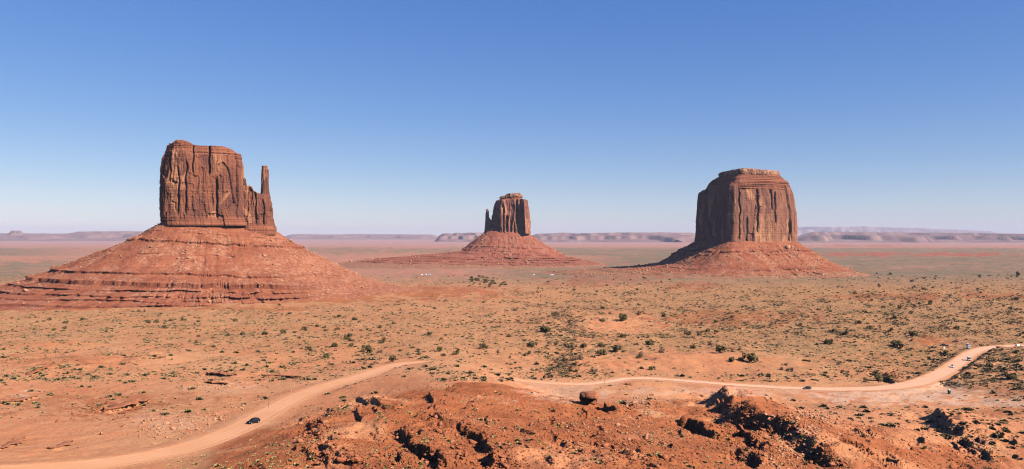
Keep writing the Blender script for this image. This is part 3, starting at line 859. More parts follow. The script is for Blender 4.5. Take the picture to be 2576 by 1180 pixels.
def talus(B, mat, kind, base, depth, prof, ledges, nP=1000, nS=300, gully=3.0, seed=0, rubn=2600, rub_mat=None, dmax=140, rubsize=1.3, bc=0.0, rubside=1.0, gul=0.5, rfade=0.0, vegs=0.95):
    """base: (py left, py right, px left, px right) of the cliff foot; prof: dict l/r/f/b of [(drop, distance)]"""
    c = contour(kind, nP)
    pyl, pyr, pl_, pr_ = base
    L, Rr = B.a(pl_), B.a(pr_)
    x0 = L + (c[:, 0] + 1) * 0.5 * (Rr - L); y0 = bc + c[:, 1] * depth
    zb = B.zz(pyl + (pyr - pyl) * (c[:, 0] + 1) * 0.5)
    cx = 0.5 * (L + Rr)
    dx, dy = (x0 - cx) / (0.5 * (Rr - L)), (y0 - bc) / depth
    # directions fan out with the contour's own normal
    ex = np.roll(x0, -1) - np.roll(x0, 1); ey = np.roll(y0, -1) - np.roll(y0, 1); ln = np.hypot(ex, ey)
    ox, oy = ey / ln, -ex / ln
    kk = nP // 9
    ker = np.hanning(kk * 2 + 1); ker /= ker.sum()
    sm = lambda a: np.convolve(np.concatenate([a[-kk:], a, a[:kk]]), ker, mode='valid')
    ox, oy = sm(ox), sm(oy); ln = np.hypot(ox, oy); ox, oy = ox / ln, oy / ln
    wl, wr, wf, wb = np.clip(-ox, 0, 1) ** 2, np.clip(ox, 0, 1) ** 2, np.clip(-oy, 0, 1) ** 2, np.clip(oy, 0, 1) ** 2
    drop = np.concatenate([[-14, -7], np.linspace(-2, dmax, nS)])
    P_ = sum(w_[None, :] * np.interp(drop, [p[0] for p in prof[k]], [p[1] for p in prof[k]])[:, None] for k, w_ in (('l', wl), ('r', wr), ('f', wf), ('b', wb)))
    tot = (wl + wr + wf + wb)[None]
    P_ = P_ / tot
    P_[0] -= 16; P_[1] -= 8
    phi = np.arctan2(y0 - bc, x0 - cx)
    ax_, ay_ = np.cos(phi) * 7 + seed, np.sin(phi) * 7
    led = np.zeros_like(P_)
    for (d0, h, A_, l0) in ledges:
        m_ = (S((n2(ax_ * 0.8 + d0, ay_ * 0.8, seed + 3) + 0.35 * n2(ax_ * 4 + d0, ay_ * 4, seed + 4) + l0) / 0.25) * (1 - rfade * S((ox - 0.15) / 0.35) * (d0 > 40)))[None]
        dn = d0 + 2.2 * n2(ax_ * 0.6, ay_ * 0.6 + d0, seed + 5)[None] + 0.25 * n2(ax_ * 8, ay_ * 8 + d0, seed + 6)[None]
        dd = drop[:, None]
        up = np.clip((dd - (dn - 5)) / 5, 0, 1); dwn = np.clip((dd - dn) / h, 0, 1)
        jag = 1 + 0.45 * n2(ax_ * 5 + d0, ay_ * 5, seed + 7)[None] + 0.25 * n2(ax_ * 14 + d0, ay_ * 14, seed + 8)[None]
        P_ = P_ + A_ * jag * m_ * (up - dwn)
        led = np.maximum(led, m_ * S((dd - dn + 0.3) / 0.5) * S((dn + h * 0.9 - dd) / 0.6))  # riser mask for the dark strata and the shadow painted under each lip
    xx = x0[None] + ox[None] * P_; yy = y0[None] + oy[None] * P_
    Xn, Yn = xx + B.c[0], yy + B.c[1]
    dd = drop[:, None]
    amt = S((dd + 2) / 25)
    g = gul * n2(ax_ * 1.3, ay_ * 1.3, seed + 13)[None] * np.ones_like(P_) + 0.5 * n2(Xn / 18, Yn / 18, seed + 15)
    push = gully * amt * (g + 0.7 * fbm2(Xn / 34, Yn / 34, 3, seed + 21))
    xx = xx + ox[None] * push; yy = yy + oy[None] * push
    zz_ = zb[None] - dd + 0.55 * amt * fbm2(Xn / 5, Yn / 5, 3, seed + 31) + 0.0 * P_
    V = B.rel(xx, yy, zz_)
    rub = np.clip(S((fbm2(Xn / 45, Yn / 45, 3, seed + 41) + 0.05) / 0.3) + rfade * S((ox[None] - 0.1) / 0.4) * S((dd - 25) / 30), 0, 1) * amt
    vegm = S((dd - vegs * dmax) / (0.08 * dmax)) * np.ones_like(P_)
    mk = np.stack([led * 0.78, rub, vegm * rubside * 0.85, np.ones_like(led)], -1)
    o = mesh_np('talus_slope', V.reshape(-1, 3), grid_quads(V.shape[0], nP, True), mat, B.root, True, {'mask': mk.reshape(-1, 4)})
    # fallen blocks resting on the slope
    r = np.random.default_rng(seed + 99)
    ps = V.reshape(-1, 3)
    area = (np.gradient(P_, axis=0) + 0.4) * (0.35 + rub) * (dd > 4) * (dd < dmax - 6)
    front = (oy < 0.35)[None]
    p_ = np.clip(area * front, 0, None).ravel(); p_ /= p_.sum()
    idx = r.choice(len(ps), rubn, p=p_)
    sz = rubsize * np.exp(r.normal(0, 0.5, rubn)) * 0.8
    pos = ps[idx] + np.array([0, 0, 1.0]) * (sz * 0.25)[:, None] + r.normal(0, 0.8, (rubn, 3)) * np.array([1, 1, 0])
    sc = sz[:, None] * r.uniform(0.7, 1.25, (rubn, 3))
    ob = scatter('rockfall', ROCK_T, pos, sc, rub_mat or M_ROCK_PALE, B.root, None, r)
    tag(ob, kind='stuff')
    return V

# --- left butte: broad slab and a thin spire
WB = Butte('mitten_butte', 548, 1400, 'broad flat-fronted sandstone butte with a thin free-standing spire on its right shoulder')
block(WB, 'cliff', M_CLIFF_W, 4.0, [(568, 406, 640, 1.12), (545, 405, 634, 1.03), (520, 404.5, 626, 1.0), (470, 405, 617, 0.97), (420, 408, 613, 0.95), (393, 411.5, 611.5, 0.9), (380, 416, 609, 0.86), (362, 421, 606, 0.8)],
      58, 4.0, top=[(400, 381), (414, 379), (421, 375), (430, 370), (436, 367.5), (446, 362), (460, 361.5), (469, 364), (480, 368), (488, 372.5), (500, 375), (515, 374.5), (530, 374), (545, 373.5), (560, 374), (575, 377), (585, 382), (592, 387), (606, 389.5), (613, 391), (660, 400)],
      nU=760, nT=240, flute=1.4, slab=3.8, fine=0.7, bed=1.0, seed=3, bandlo=0.13, bandhi=0.13, top_rise=2.5, fscale=10,
      cracks=[(526, 1.5, 8, 0.6, 1.05), (488, 1.2, 4, 0.6, 1.05), (432, 1.3, 4, 0.5, 0.9), (470, 1.5, 5, 0.1, 0.8), (594, 1.4, 6, 0.2, 1.05), (452, 1.2, 5, 0.1, 0.7), (545, 1.6, 7, 0.05, 0.6)])
block(WB, 'shoulder', M_CLIFF_W, 3.2, [(590, 600, 695, 1.15), (565, 600, 690, 1.0), (545, 600, 685, 0.9), (525, 600, 682, 0.82), (505, 600, 680, 0.75), (490, 602, 677, 0.66), (470, 606, 674, 0.55)],
      40, -14.0, top=[(590, 470), (612, 448), (617, 452), (620, 474), (626, 470), (632, 471), (636, 481), (645, 486), (655, 489), (676, 492), (680, 500), (684, 520)],
      nU=480, nT=150, flute=2.2, slab=4.0, fine=0.9, bed=1.0, seed=9, bandlo=0.24, bandhi=0.0, top_rise=3.0, fscale=8,
      cracks=[(640, 1.5, 6, 0.2, 1.0), (660, 1.3, 5, 0.2, 0.9)])
block(WB, 'spire', M_CLIFF_W, 2.6, [(520, 652, 682, 1.6), (500, 653, 678.5, 1.4), (488, 654, 677, 1.15), (470, 655.3, 674.6, 1.0), (450, 656, 673.8, 0.95), (430, 657.2, 673.4, 0.9), (426, 657, 672.8, 0.88), (424, 657.2, 671, 0.8), (416, 657.6, 670.6, 0.72)],
      7.0, -16.0, nU=160, nT=160, flute=0.9, slab=0.7, fine=0.6, bed=0.5, seed=15, bandlo=0.0, bandhi=0.1, top_rise=0.6, fscale=5)
talus(WB, M_TALUS, 3.2, (559, 581, 408, 694), 52,
      {'l': [(-2, -4), (0, 0), (29, 44), (72, 150), (92, 190), (106, 240), (114, 300), (122, 390), (140, 620)],
       'r': [(-2, -4), (0, 0), (19, 22), (62, 108), (84, 152), (95, 188), (105, 235), (114, 300), (122, 390), (140, 600)],
       'f': [(-2, -4), (0, 0), (29, 46), (72, 128), (88, 172), (100, 205), (110, 235), (120, 268), (128, 300), (140, 360)],
       'b': [(-2, -4), (0, 0), (60, 110), (100, 220), (140, 400)]},
      [(28, 3.6, 6, 0.5), (14, 1.6, 2, 0.0), (47, 1.8, 3, -0.05), (75, 3.2, 8, 0.5), (87, 7.5, 15, 0.5), (97, 2.2, 10, 0.5), (103, 2.8, 13, 0.5), (108.5, 2.0, 10, 0.4), (113.5, 2.8, 13, 0.5), (119, 2.8, 14, 0.5)],
      nP=1300, nS=420, gully=4.2, seed=5, rubn=9000, dmax=140, rubsize=1.0, rfade=0.95)

# --- middle butte, farther off, spire on its left
EB = Butte('mitten_butte', 1278, 3000, 'smallest farthest sandstone butte with a thin spire on its left and pale cap')
block(EB, 'cliff', M_CLIFF_E, [(-0.55, -1.0), (0.62, -1.0), (0.78, -1.25), (1.0, -0.9), (1.0, 0.6), (0.5, 1.0), (-0.5, 1.0), (-0.95, 0.45), (-1.0, -0.1)],
      [(588, 1236, 1331.5, 1.05), (578, 1237, 1331, 1.02), (560, 1237.5, 1330, 1.0), (540, 1239, 1328.5, 0.97), (525, 1242, 1327, 0.94), (512, 1247, 1326, 0.9), (505, 1251, 1324.5, 0.84), (502.5, 1256, 1320, 0.78)],
      64, 6.0, nU=640, nT=200, flute=7.0, slab=5.5, fine=1.4, bed=0.8, seed=21, bandlo=0.05, bandhi=0.04, top_rise=1.5, fscale=15,
      cracks=[(1299, 3, 16, 0.25, 1.05), (1254, 4, 13, 0.0, 0.75), (1266, 3, 13, 0.0, 0.85), (1275, 3, 13, 0.0, 0.55), (1302, 4, 15, 0.0, 0.7), (1285, 3, 8, 0, 0.4), (1292, 2.5, 8, 0, 0.4)])
block(EB, 'cap_rock', M_CLIFF_E, 3.0, [(504, 1259, 1310.5, 1.1), (500, 1259.5, 1310, 1.0), (497, 1260, 1309, 0.95), (494, 1259.5, 1310, 1.0), (491, 1261, 1309.5, 0.9), (487, 1264, 1308, 0.8)],
      36, 2.0, top=[(1255, 494), (1270, 493), (1273, 489), (1283, 488), (1285, 489.5), (1288, 488), (1291, 487), (1306, 486.7), (1312, 492)], nU=300, nT=60, flute=5.0, slab=3.0, fine=2.5, bed=1.6, seed=27,
      capt=0.5, bandlo=0.5, bandhi=0.0, top_rise=4.0, fscale=8)
block(EB, 'spire', M_CLIFF_E, 2.4, [(590, 1217.5, 1238, 1.3), (578, 1219.5, 1238.5, 1.15), (560, 1220.8, 1236.5, 1.0), (553, 1221.3, 1234.5, 0.9), (546, 1221.5, 1229.5, 0.7), (538, 1222.2, 1229.2, 0.62), (532, 1223.3, 1229.6, 0.55), (528, 1223.8, 1228.4, 0.45), (526, 1225, 1227.4, 0.3)],
      13, -6.0, nU=160, nT=150, flute=1.8, slab=1.2, fine=0.8, bed=0.5, seed=29, bandlo=0.05, bandhi=0.0, top_rise=0.5, fscale=7)
talus(EB, M_TALUS_E, 2.8, (582, 588, 1222, 1331), 62,
      {'l': [(-2, -4), (0, 0), (8, 8), (26, 34), (46, 60), (72, 92), (80, 150), (92, 280), (104, 420), (125, 600)],
       'r': [(-2, -4), (0, 0), (10, 10), (40, 58), (80, 128), (98, 176), (108, 240), (125, 380)],
       'f': [(-2, -4), (0, 0), (40, 52), (78, 112), (92, 150), (104, 230), (112, 300), (125, 420)],
       'b': [(-2, -4), (0, 0), (60, 100), (125, 300)]},
      [(52, 4, 5, 0.05), (66, 3, 5, 0.0), (76, 5, 7, 0.1), (88, 3, 16, 0.3), (94, 3, 20, 0.3), (101, 3, 22, 0.3), (107, 3, 20, 0.3)],
      nP=900, nS=300, gully=5.5, gul=0.35, seed=35, rubn=3500, dmax=124, rubsize=1.7, vegs=0.84)

# --- right butte: squat, stepped crown
MB = Butte('flat_topped_butte', 1875, 2150, 'squat massive sandstone butte with a dark shaded left face and flat capped crown')
MK = [(-0.31, -1.0), (-0.2, -1.02), (0.5, -0.45), (1.0, 0.12), (1.0, 0.6), (0.6, 1.0), (-0.5, 1.0), (-0.9, 0.75), (-1.0, 0.3), (-0.78, -0.12)]
block(MB, 'cliff', M_CLIFF_M, MK, [(622, 1742, 2006, 1.04), (606, 1743.5, 2004.5, 1.02), (590, 1744.5, 2004, 1.0), (560, 1747, 2004.5, 0.99), (530, 1749.5, 2003.5, 0.97), (508, 1751, 2000, 0.95), (490, 1752.5, 1997, 0.93), (480, 1755, 1994.5, 0.9), (473, 1764, 1990, 0.86)],
      112, 10.0, nU=820, nT=240, flute=2.2, slab=4.0, fine=0.5, bed=0.9, seed=45, bandlo=0.09, bandhi=0.05, top_rise=2.0, fscale=19,
      top=[(1740, 477), (1772, 475), (1778, 470), (1790, 466), (1830, 464), (1900, 464), (1960, 465), (1980, 468), (1992, 474), (2005, 482)],
      cracks=[(1776, 2, 12, 0.5, 1.05), (1861, 1.6, 8, 0.1, 0.95), (1905, 1.8, 7, 0.2, 1.0), (1940, 2, 10, 0.55, 1.05), (1950, 1.8, 9, 0.35, 0.9), (1985, 2, 7, 0, 0.45), (1880, 1.6, 6, 0, 0.5)])
block(MB, 'upper_ledges', M_CLIFF_M, MK, [(478, 1770, 1992, 0.86), (470, 1776, 1988, 0.85), (466, 1777, 1986, 0.84), (463, 1779, 1984.5, 0.78), (459, 1781, 1983.5, 0.77), (456, 1784, 1982, 0.70), (452, 1788, 1975, 0.69), (449, 1793, 1970, 0.62), (445, 1800, 1965, 0.58), (441, 1807, 1961, 0.54), (438, 1812, 1958, 0.5)],
      112, 10.0, nU=620, nT=130, flute=2.5, slab=1.5, fine=1.2, bed=1.6, seed=51, bandlo=1.2, bandhi=0.0, top_rise=1.0, fscale=12)
block(MB, 'cap_rock', M_CLIFF_M, MK, [(443, 1810, 1959, 0.52), (440.5, 1809, 1960, 0.56), (437, 1808, 1961, 0.57), (434, 1808.5, 1960.5, 0.57), (431, 1810, 1959, 0.56), (429, 1812, 1957, 0.54)],
      112, 10.0, top=[(1800, 431), (1815, 430.5), (1840, 428), (1870, 427), (1880, 426.5), (1900, 428), (1935, 429.5), (1955, 430), (1965, 431)],
      nU=420, nT=50, flute=2.0, slab=1.2, fine=1.4, bed=1.3, seed=57, capt=1.2, bandlo=0.0, bandhi=0.0, top_rise=1.2, fscale=9)
talus(MB, M_TALUS, MK, (607, 606, 1746, 2003), 110,
      {'l': [(-2, -4), (0, 0), (18, 30), (40, 66), (60, 98), (67, 135), (74, 195), (81, 290), (89, 410), (97, 530), (110, 700)],
       'r': [(-2, -4), (0, 0), (20, 26), (55, 86), (80, 144), (88, 180), (96, 260), (110, 420)],
       'f': [(-2, -4), (0, 0), (20, 33), (40, 70), (55, 102), (70, 146), (80, 182), (88, 222), (96, 300), (110, 400)],
       'b': [(-2, -4), (0, 0), (60, 100), (110, 200)]},
      [(24, 4, 6, 0.15), (34, 2.5, 4, -0.05), (66, 4, 6, 0.1), (78, 3.5, 7, 0.1), (86, 3, 9, 0.05)],
      nP=1100, nS=330, gully=5.0, gul=0.6, seed=65, rubn=5500, dmax=110, rubsize=1.6, bc=10.0, vegs=0.66)

# ------------------------------------------------------------------ mesas on the horizon
def far_mesa(name, label, px0, px1, D0, D1, top, basez, seed, rough=0.06, nx_=520, ny_=70, tiers=2, cat='mesa'):
    pxs = np.linspace(px0, px1, nx_); u = PX(pxs)
    d = np.linspace(D0, D1, ny_)
    Ug, Dg = np.meshgrid(u, d)
    Xg = Ug * Dg
    span = D1 - D0
    tz = (DISP_CY - np.interp(pxs, [p[0] for p in top], [p[1] for p in top])) / F * D0 * 1.03
    e1 = D0 + span * (0.16 + rough * 2.2 * fbm2(Xg / (span * 0.22), Xg * 0 + seed, 4, seed))
    e2 = D0 + span * (0.42 + rough * 3.0 * fbm2(Xg / (span * 0.30) + 7, Xg * 0 + seed, 4, seed + 9))
    w_ = span * 0.05
    H = basez + (tz[None] - basez) * (0.26 * S((Dg - D0 - 0.0 * span) / (0.16 * span)) + 0.44 * S((Dg - e1) / w_) + 0.30 * S((Dg - e2) / w_))
    H = H + (tz[None] - basez) * 0.06 * fbm2(Xg / (span * 0.06), Dg / (span * 0.06), 3, seed + 4)
    fade = S((pxs - px0) / (0.11 * (px1 - px0) + 1)) * S((px1 - pxs) / (0.11 * (px1 - px0) + 1))
    H = basez - 12 + (H - basez + 12) * fade[None] * S((Dg - D0 + 0.02 * span) / (0.03 * span)) * S((D1 - Dg) / (0.04 * span))
    mk = np.stack([H * 0, H * 0, H * 0 + 0.25, H * 0 + 1], -1)
    V = np.stack([Xg, Dg, H], -1); c = V.reshape(-1, 3).mean(0); c[2] = basez
    o = mesh_np(name, V.reshape(-1, 3) - c, grid_quads(ny_, nx_), M_MESA, None, False, {'mask': mk.reshape(-1, 4)})
    o.location = c
    tag(o, label, cat)
    return o

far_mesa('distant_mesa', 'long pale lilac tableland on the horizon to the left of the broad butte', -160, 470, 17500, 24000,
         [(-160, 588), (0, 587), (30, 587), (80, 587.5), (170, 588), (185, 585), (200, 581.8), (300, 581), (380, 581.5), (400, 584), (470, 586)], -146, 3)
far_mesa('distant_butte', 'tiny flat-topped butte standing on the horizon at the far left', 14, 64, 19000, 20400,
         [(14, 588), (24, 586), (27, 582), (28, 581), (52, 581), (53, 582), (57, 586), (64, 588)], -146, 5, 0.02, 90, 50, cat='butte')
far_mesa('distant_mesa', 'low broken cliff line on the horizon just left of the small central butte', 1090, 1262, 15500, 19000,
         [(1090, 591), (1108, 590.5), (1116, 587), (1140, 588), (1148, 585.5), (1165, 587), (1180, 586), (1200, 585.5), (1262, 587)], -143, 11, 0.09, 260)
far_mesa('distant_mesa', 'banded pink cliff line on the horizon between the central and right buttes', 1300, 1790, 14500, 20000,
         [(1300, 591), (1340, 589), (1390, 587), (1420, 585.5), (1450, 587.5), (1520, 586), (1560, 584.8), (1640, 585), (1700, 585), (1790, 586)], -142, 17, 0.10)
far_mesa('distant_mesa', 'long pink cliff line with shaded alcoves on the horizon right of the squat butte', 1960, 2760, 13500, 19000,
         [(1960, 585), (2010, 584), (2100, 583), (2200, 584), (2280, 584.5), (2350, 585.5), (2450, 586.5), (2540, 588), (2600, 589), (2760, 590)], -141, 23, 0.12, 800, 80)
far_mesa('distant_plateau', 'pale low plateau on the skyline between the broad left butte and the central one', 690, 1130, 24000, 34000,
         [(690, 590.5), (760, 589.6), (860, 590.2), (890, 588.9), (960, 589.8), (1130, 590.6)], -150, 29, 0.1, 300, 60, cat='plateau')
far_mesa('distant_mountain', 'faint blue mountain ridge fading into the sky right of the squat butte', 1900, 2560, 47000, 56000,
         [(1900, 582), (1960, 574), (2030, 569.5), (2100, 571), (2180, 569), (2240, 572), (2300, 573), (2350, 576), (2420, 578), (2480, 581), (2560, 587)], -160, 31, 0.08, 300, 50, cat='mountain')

# ------------------------------------------------------------------ plants
M_SHRUB = leaf_material('sagebrush_leaf', (0.145, 0.098, 0.052), (0.40, 0.27, 0.13))
M_SHRUB_Y = leaf_material('rabbitbrush_leaf', (0.28, 0.19, 0.075), (0.48, 0.35, 0.16))
M_JUN = leaf_material('juniper_leaf', (0.07, 0.055, 0.02), (0.165, 0.12, 0.048))
M_DRY = leaf_material('dry_bush_twig', (0.15, 0.085, 0.055), (0.25, 0.15, 0.09))
M_BARK = plain('juniper_bark', (0.16, 0.10, 0.07), 0.9, 0.05)

def shrub_template(seed, n_=46, flat=0.75):
    """low rounded bush of short blades springing from one foot"""
    r = np.random.default_rng(seed)
    a = r.uniform(0, 2 * np.pi, n_); e = np.arccos(r.uniform(0.02, 1, n_))
    d = np.stack([np.sin(e) * np.cos(a), np.sin(e) * np.sin(a), np.cos(e) * flat], 1)
    ln = r.uniform(0.65, 1.08, n_)[:, None]
    tip = d * ln
    b0 = d * r.uniform(0.05, 0.35, n_)[:, None] * np.array([1, 1, 0.5])
    side = np.cross(d, r.normal(size=(n_, 3))); side /= np.linalg.norm(side, axis=1)[:, None]
    w_ = r.uniform(0.22, 0.42, n_)[:, None]
    mid_ = (b0 + tip) * 0.55
    V = np.stack([b0, mid_ + side * w_, tip, mid_ - side * w_], 1).reshape(-1, 3)
    k = np.arange(n_) * 4
    T = np.concatenate([np.stack([k, k + 1, k + 2], 1), np.stack([k, k + 2, k + 3], 1)])
    return V, T
SH_T = [shrub_template(s, 20) for s in range(5)]
SH_N = [shrub_template(s + 40, 60, 0.85) for s in range(6)]

def crown_np(seed, n_=420, w_=1.0, h_=1.0, lobes=7, leaf=0.12, gap=0.5):
    """leaf faces gathered in uneven clumps; unit width about 2, base at z=0.1"""
    r = np.random.default_rng(seed)
    lc = np.stack([r.normal(0, 0.42, lobes), r.normal(0, 0.42, lobes), r.uniform(0.25, 0.95, lobes) * h_], 1)
    lr = r.uniform(0.3, 0.58, lobes)
    i = r.integers(0, lobes, n_)
    d = r.normal(size=(n_, 3)); d /= np.linalg.norm(d, axis=1)[:, None]
    rad = r.uniform(gap, 1.0, n_) ** 0.6
    p = lc[i] + d * (lr[i] * rad)[:, None]
    p[:, 2] = np.clip(p[:, 2], 0.06, None)
    nrm = d + r.normal(0, 0.5, (n_, 3)); nrm /= np.linalg.norm(nrm, axis=1)[:, None]
    t1 = np.cross(nrm, r.normal(size=(n_, 3))); t1 /= np.linalg.norm(t1, axis=1)[:, None]
    t2 = np.cross(nrm, t1)
    s = leaf * r.uniform(0.7, 1.5, n_)[:, None]
    V = np.stack([p - t1 * s, p - t2 * s * 0.8, p + t1 * s, p + t2 * s * 0.8], 1).reshape(-1, 3) * np.array([w_, w_, 1])
    Q = np.arange(n_ * 4).reshape(-1, 4)
    t = np.clip(0.5 + r.normal(0, 0.28, n_), 0, 1)
    return V, Q, np.repeat(t, 4)

def tube(bm, pts, radii, seg=6):
    prev = None
    for k, (p, rr) in enumerate(zip(pts, radii)):
        p = Vector(p)
        d = (Vector(pts[min(k + 1, len(pts) - 1)]) - Vector(pts[max(k - 1, 0)])).normalized()
        q = d.to_track_quat('Z', 'Y')
        ring = [bm.verts.new(p + q @ Vector((math.cos(a) * rr, math.sin(a) * rr, 0))) for a in [2 * math.pi * j / seg for j in range(seg)]]
        if prev:
            for j in range(seg):
                bm.faces.new((prev[j], prev[(j + 1) % seg], ring[(j + 1) % seg], ring[j]))
        else:
            bm.faces.new(list(reversed(ring)))
        prev = ring
    bm.faces.new(prev)

def mesh_bm(name, bm, mat):
    me = bpy.data.meshes.new(name); bmesh.ops.recalc_face_normals(bm, faces=bm.faces[:]); bm.to_mesh(me); bm.free()
    me.materials.append(mat); return me

def raw_mesh(name, V, Q, mat, tint):
    o = mesh_np(name, V, Q, mat, None, False, {'tint': np.stack([tint, tint, tint, tint * 0 + 1], -1)})
    me = o.data; bpy.data.objects.remove(o); return me

JUN = [raw_mesh('crown', *(lambda c: (c[0], c[1], M_JUN, c[2]))(crown_np(200 + s, 420, 1.0, [1.0, 1.25, 0.8, 1.1, 0.9][s % 5], 6 + s % 4, 0.13))) for s in range(7)]
DRY = [raw_mesh('crown', *(lambda c: (c[0], c[1], M_DRY, c[2]))(crown_np(300 + s, 330, 1.1, 0.75, 6, 0.085, 0.1))) for s in range(4)]
TRK = []
for s in range(3):
    r_ = random.Random(s); bm = bmesh.new()
    tube(bm, [(0, 0, -0.1), (0.05, 0.02, 0.25), (r_.uniform(-.1, .1), r_.uniform(-.1, .1), 0.6)], [0.13, 0.10, 0.06])
    for k in range(3):
        a = r_.uniform(0, 6.28)
        tube(bm, [(0.03, 0.01, 0.2), (0.3 * math.cos(a), 0.3 * math.sin(a), 0.45), (0.5 * math.cos(a), 0.5 * math.sin(a), 0.75)], [0.06, 0.045, 0.02], 5)
    TRK.append(mesh_bm('trunk', bm, M_BARK))

# bushes seen in the photograph: (x, y, size) in three enlarged views, kind j = evergreen, d = dry
R4 = [(80,155,30,'d'),(335,165,25),(445,183,35),(555,165,30),(230,232,25),(365,236,25),(440,225,25),(935,110,20),(975,108,30,'d'),(1000,182,35),(1055,185,28),(1108,193,20),(1107,218,30),(1150,172,28),(1240,165,35),(1312,198,20),(1337,180,22),(1585,175,25),(1945,122,32),(2285,145,28),(2140,210,28),(2185,220,24),(2055,230,35),(2280,230,25),(1915,250,38),(1980,250,30),(2200,242,22),(1785,258,38),(1530,270,30),(1635,265,30),(1432,288,22),(1340,282,20),(1930,293,22,'d'),(2015,290,25),(1885,68,20),(2345,290,40),(2085,368,45),(2200,412,42),(2250,342,35),(1330,318,28),(720,245,15),(1175,550,20),(1925,497,25),(2035,715,30,'d'),(1745,688,22,'d'),(975,300,26,'d'),(120,215,22,'d')]
R5 = [(198,160,38),(95,145,22),(370,215,35),(465,190,28),(738,92,22),(1495,55,15),(165,275,36),(165,302,42),(62,342,38),(180,340,35),(387,312,55),(287,370,65),(235,400,50,'d'),(370,380,38,'d'),(10,412,38),(455,440,50),(270,455,40,'d'),(345,455,38,'d'),(312,470,25),(632,397,32),(702,264,32),(787,297,28),(765,372,42),(802,408,30),(885,392,45),(1068,350,50),(1238,276,35),(1555,128,40),(1480,228,70),(2000,160,60),(2112,133,26),(2280,137,38),(2130,155,24,'d'),(1865,168,40),(2007,278,40),(2195,322,60),(1400,337,60),(1380,390,35),(1735,345,45),(1865,340,40),(1965,365,65),(1860,390,60),(2005,378,30),(1605,400,50,'d'),(1590,445,80,'d'),(1700,415,70,'d'),(2125,415,45),(2270,370,70,'d'),(1810,500,75,'d'),(1520,545,50,'d'),(1660,480,40,'d'),(1505,430,20),(1245,420,22),(1300,180,28),(1165,378,30,'d'),(2205,497,35),(1945,522,25),(1550,335,30),(1870,90,26),(2120,68,22),(575,125,15),(1070,50,20),(665,75,12),(1480,555,40,'d'),(1440,500,40,'d')]
R6 = [(100,260,42),(170,265,32),(225,245,30),(282,245,32),(185,190,55,'d'),(432,110,26),(397,150,26),(280,180,24),(650,203,26),(855,202,30),(125,352,40),(310,370,70),(380,437,50),(510,425,85),(455,435,40),(745,465,40,'d'),(780,500,50,'d'),(720,497,40,'d'),(975,100,24),(1063,110,24),(1240,185,38),(1080,242,42),(1145,258,50),(1190,232,45,'d'),(1045,315,60),(1320,222,30),(1415,80,28),(1525,85,32),(1490,155,30),(1730,55,40),(1905,222,34),(1610,262,50),(1510,335,65),(1440,560,60),(1375,565,50),(1480,545,40,'d'),(1300,570,35),(1830,400,45),(1920,435,30),(2265,548,65),(2320,607,38),(1285,955,40),(895,1130,50,'d'),(1995,775,30),(2250,915,50),(1465,238,40),(2360,255,30),(2310,275,30,'d'),(2000,200,30),(1865,605,30,'d'),(490,1035,40,'d'),(1300,985,30,'d'),(1690,1040,18),(870,955,24)]
BUSH = []
for lst, ox, oy in ((R4, 0.0, 740.0), (R5, 817.3, 740.0), (R6, 1694.9, 740.0)):
    for b in lst:
        BUSH.append((ox + b[0] * 0.3729, oy + (b[1] + b[2] * 0.38) * 0.3729, b[2] * 0.3729, b[3] if len(b) > 3 else 'j'))
r = np.random.default_rng(11)
for _ in range(48):   # the thicket in the wash below the central butte
    t_ = r.uniform(0, 1)
    BUSH.append((1190 + 75 * t_ + r.normal(0, 22), 699 + 22 * t_ + r.normal(0, 3.5), r.uniform(4, 9), 'j'))
for _ in range(42):
    BUSH.append((r.uniform(2130, 2570), r.uniform(688, 800) , r.uniform(5, 12), 'j' if r.random() < .75 else 'd'))
for _ in range(22):
    BUSH.append((r.uniform(1290, 1700), r.uniform(695, 745), r.uniform(4, 8), 'j'))
def near_road(p, m_=8.0):
    d = np.full(len(p), 1e9)
    for k in range(0, len(rX), 4):
        d = np.minimum(d, (p[:, 0] - rX[k]) ** 2 + (p[:, 1] - rD[k]) ** 2)
    return np.sqrt(d) < m_
BUSH = BUSH[:300]
bp = F1.hit([b[0] for b in BUSH], [b[1] for b in BUSH])
ok_ = ~near_road(bp, 9.5)
BUSH = [b for b, k_ in zip(BUSH, ok_) if k_]; bp = bp[ok_]

def bush_label(px, py, kind, size):
    col = 'dark green juniper bush' if kind == 'j' else 'brownish bare-twigged bush'
    grp = 'juniper bushes dotted over the desert plain' if kind == 'j' else 'dry twiggy bushes on the desert plain'
    if py < 730 and px < 1300: w = 'in the wash thicket below the small central butte'
    elif py < 760 and px < 1750: w = 'on the plain between the central and right buttes'
    elif py < 805 and px > 2050: w = 'on the grey-green plain beyond the parking area'
    elif py > 1020 and px > 1500: w = 'on the red hummocks below the right road'
    elif px > 2340: w = 'on the scrubby bank right of the vehicles'
    elif px > 2050: w = 'on the scrub flat above the right road'
    elif px > 1700: w = 'on the sand slope above the pale road'
    elif px > 1340: w = 'in the shrubby gully beside the central dune'
    elif px > 1080: w = 'on the sandy flat behind the brown mound'
    elif py > 900: w = 'beside the left-hand dirt road'
    elif px > 800: w = 'on the sand beyond the left road bend'
    elif py < 815: w = 'at the foot of the broad left butte'
    else: w = 'on the orange flat below the left butte'
    big = 'large ' if size > 19 else ('small ' if size < 9 else '')
    return big + col + ' ' + w, grp
SPECIAL = {(510, 425, 85): 'largest juniper with several trunks on the bare sand slope above the pale road',
           (2265, 548, 65): 'tall green bush on the scrubby bank right of the portable toilet',
           (2195, 322, 60): 'round dark green juniper on the sand above the pale stretch of the right-hand road',
           (1285, 955, 40): 'small upright green bush alone on the red ground below the right-hand road',
           (2000, 160, 60): 'broad dark juniper on the far side of the central orange dune'}
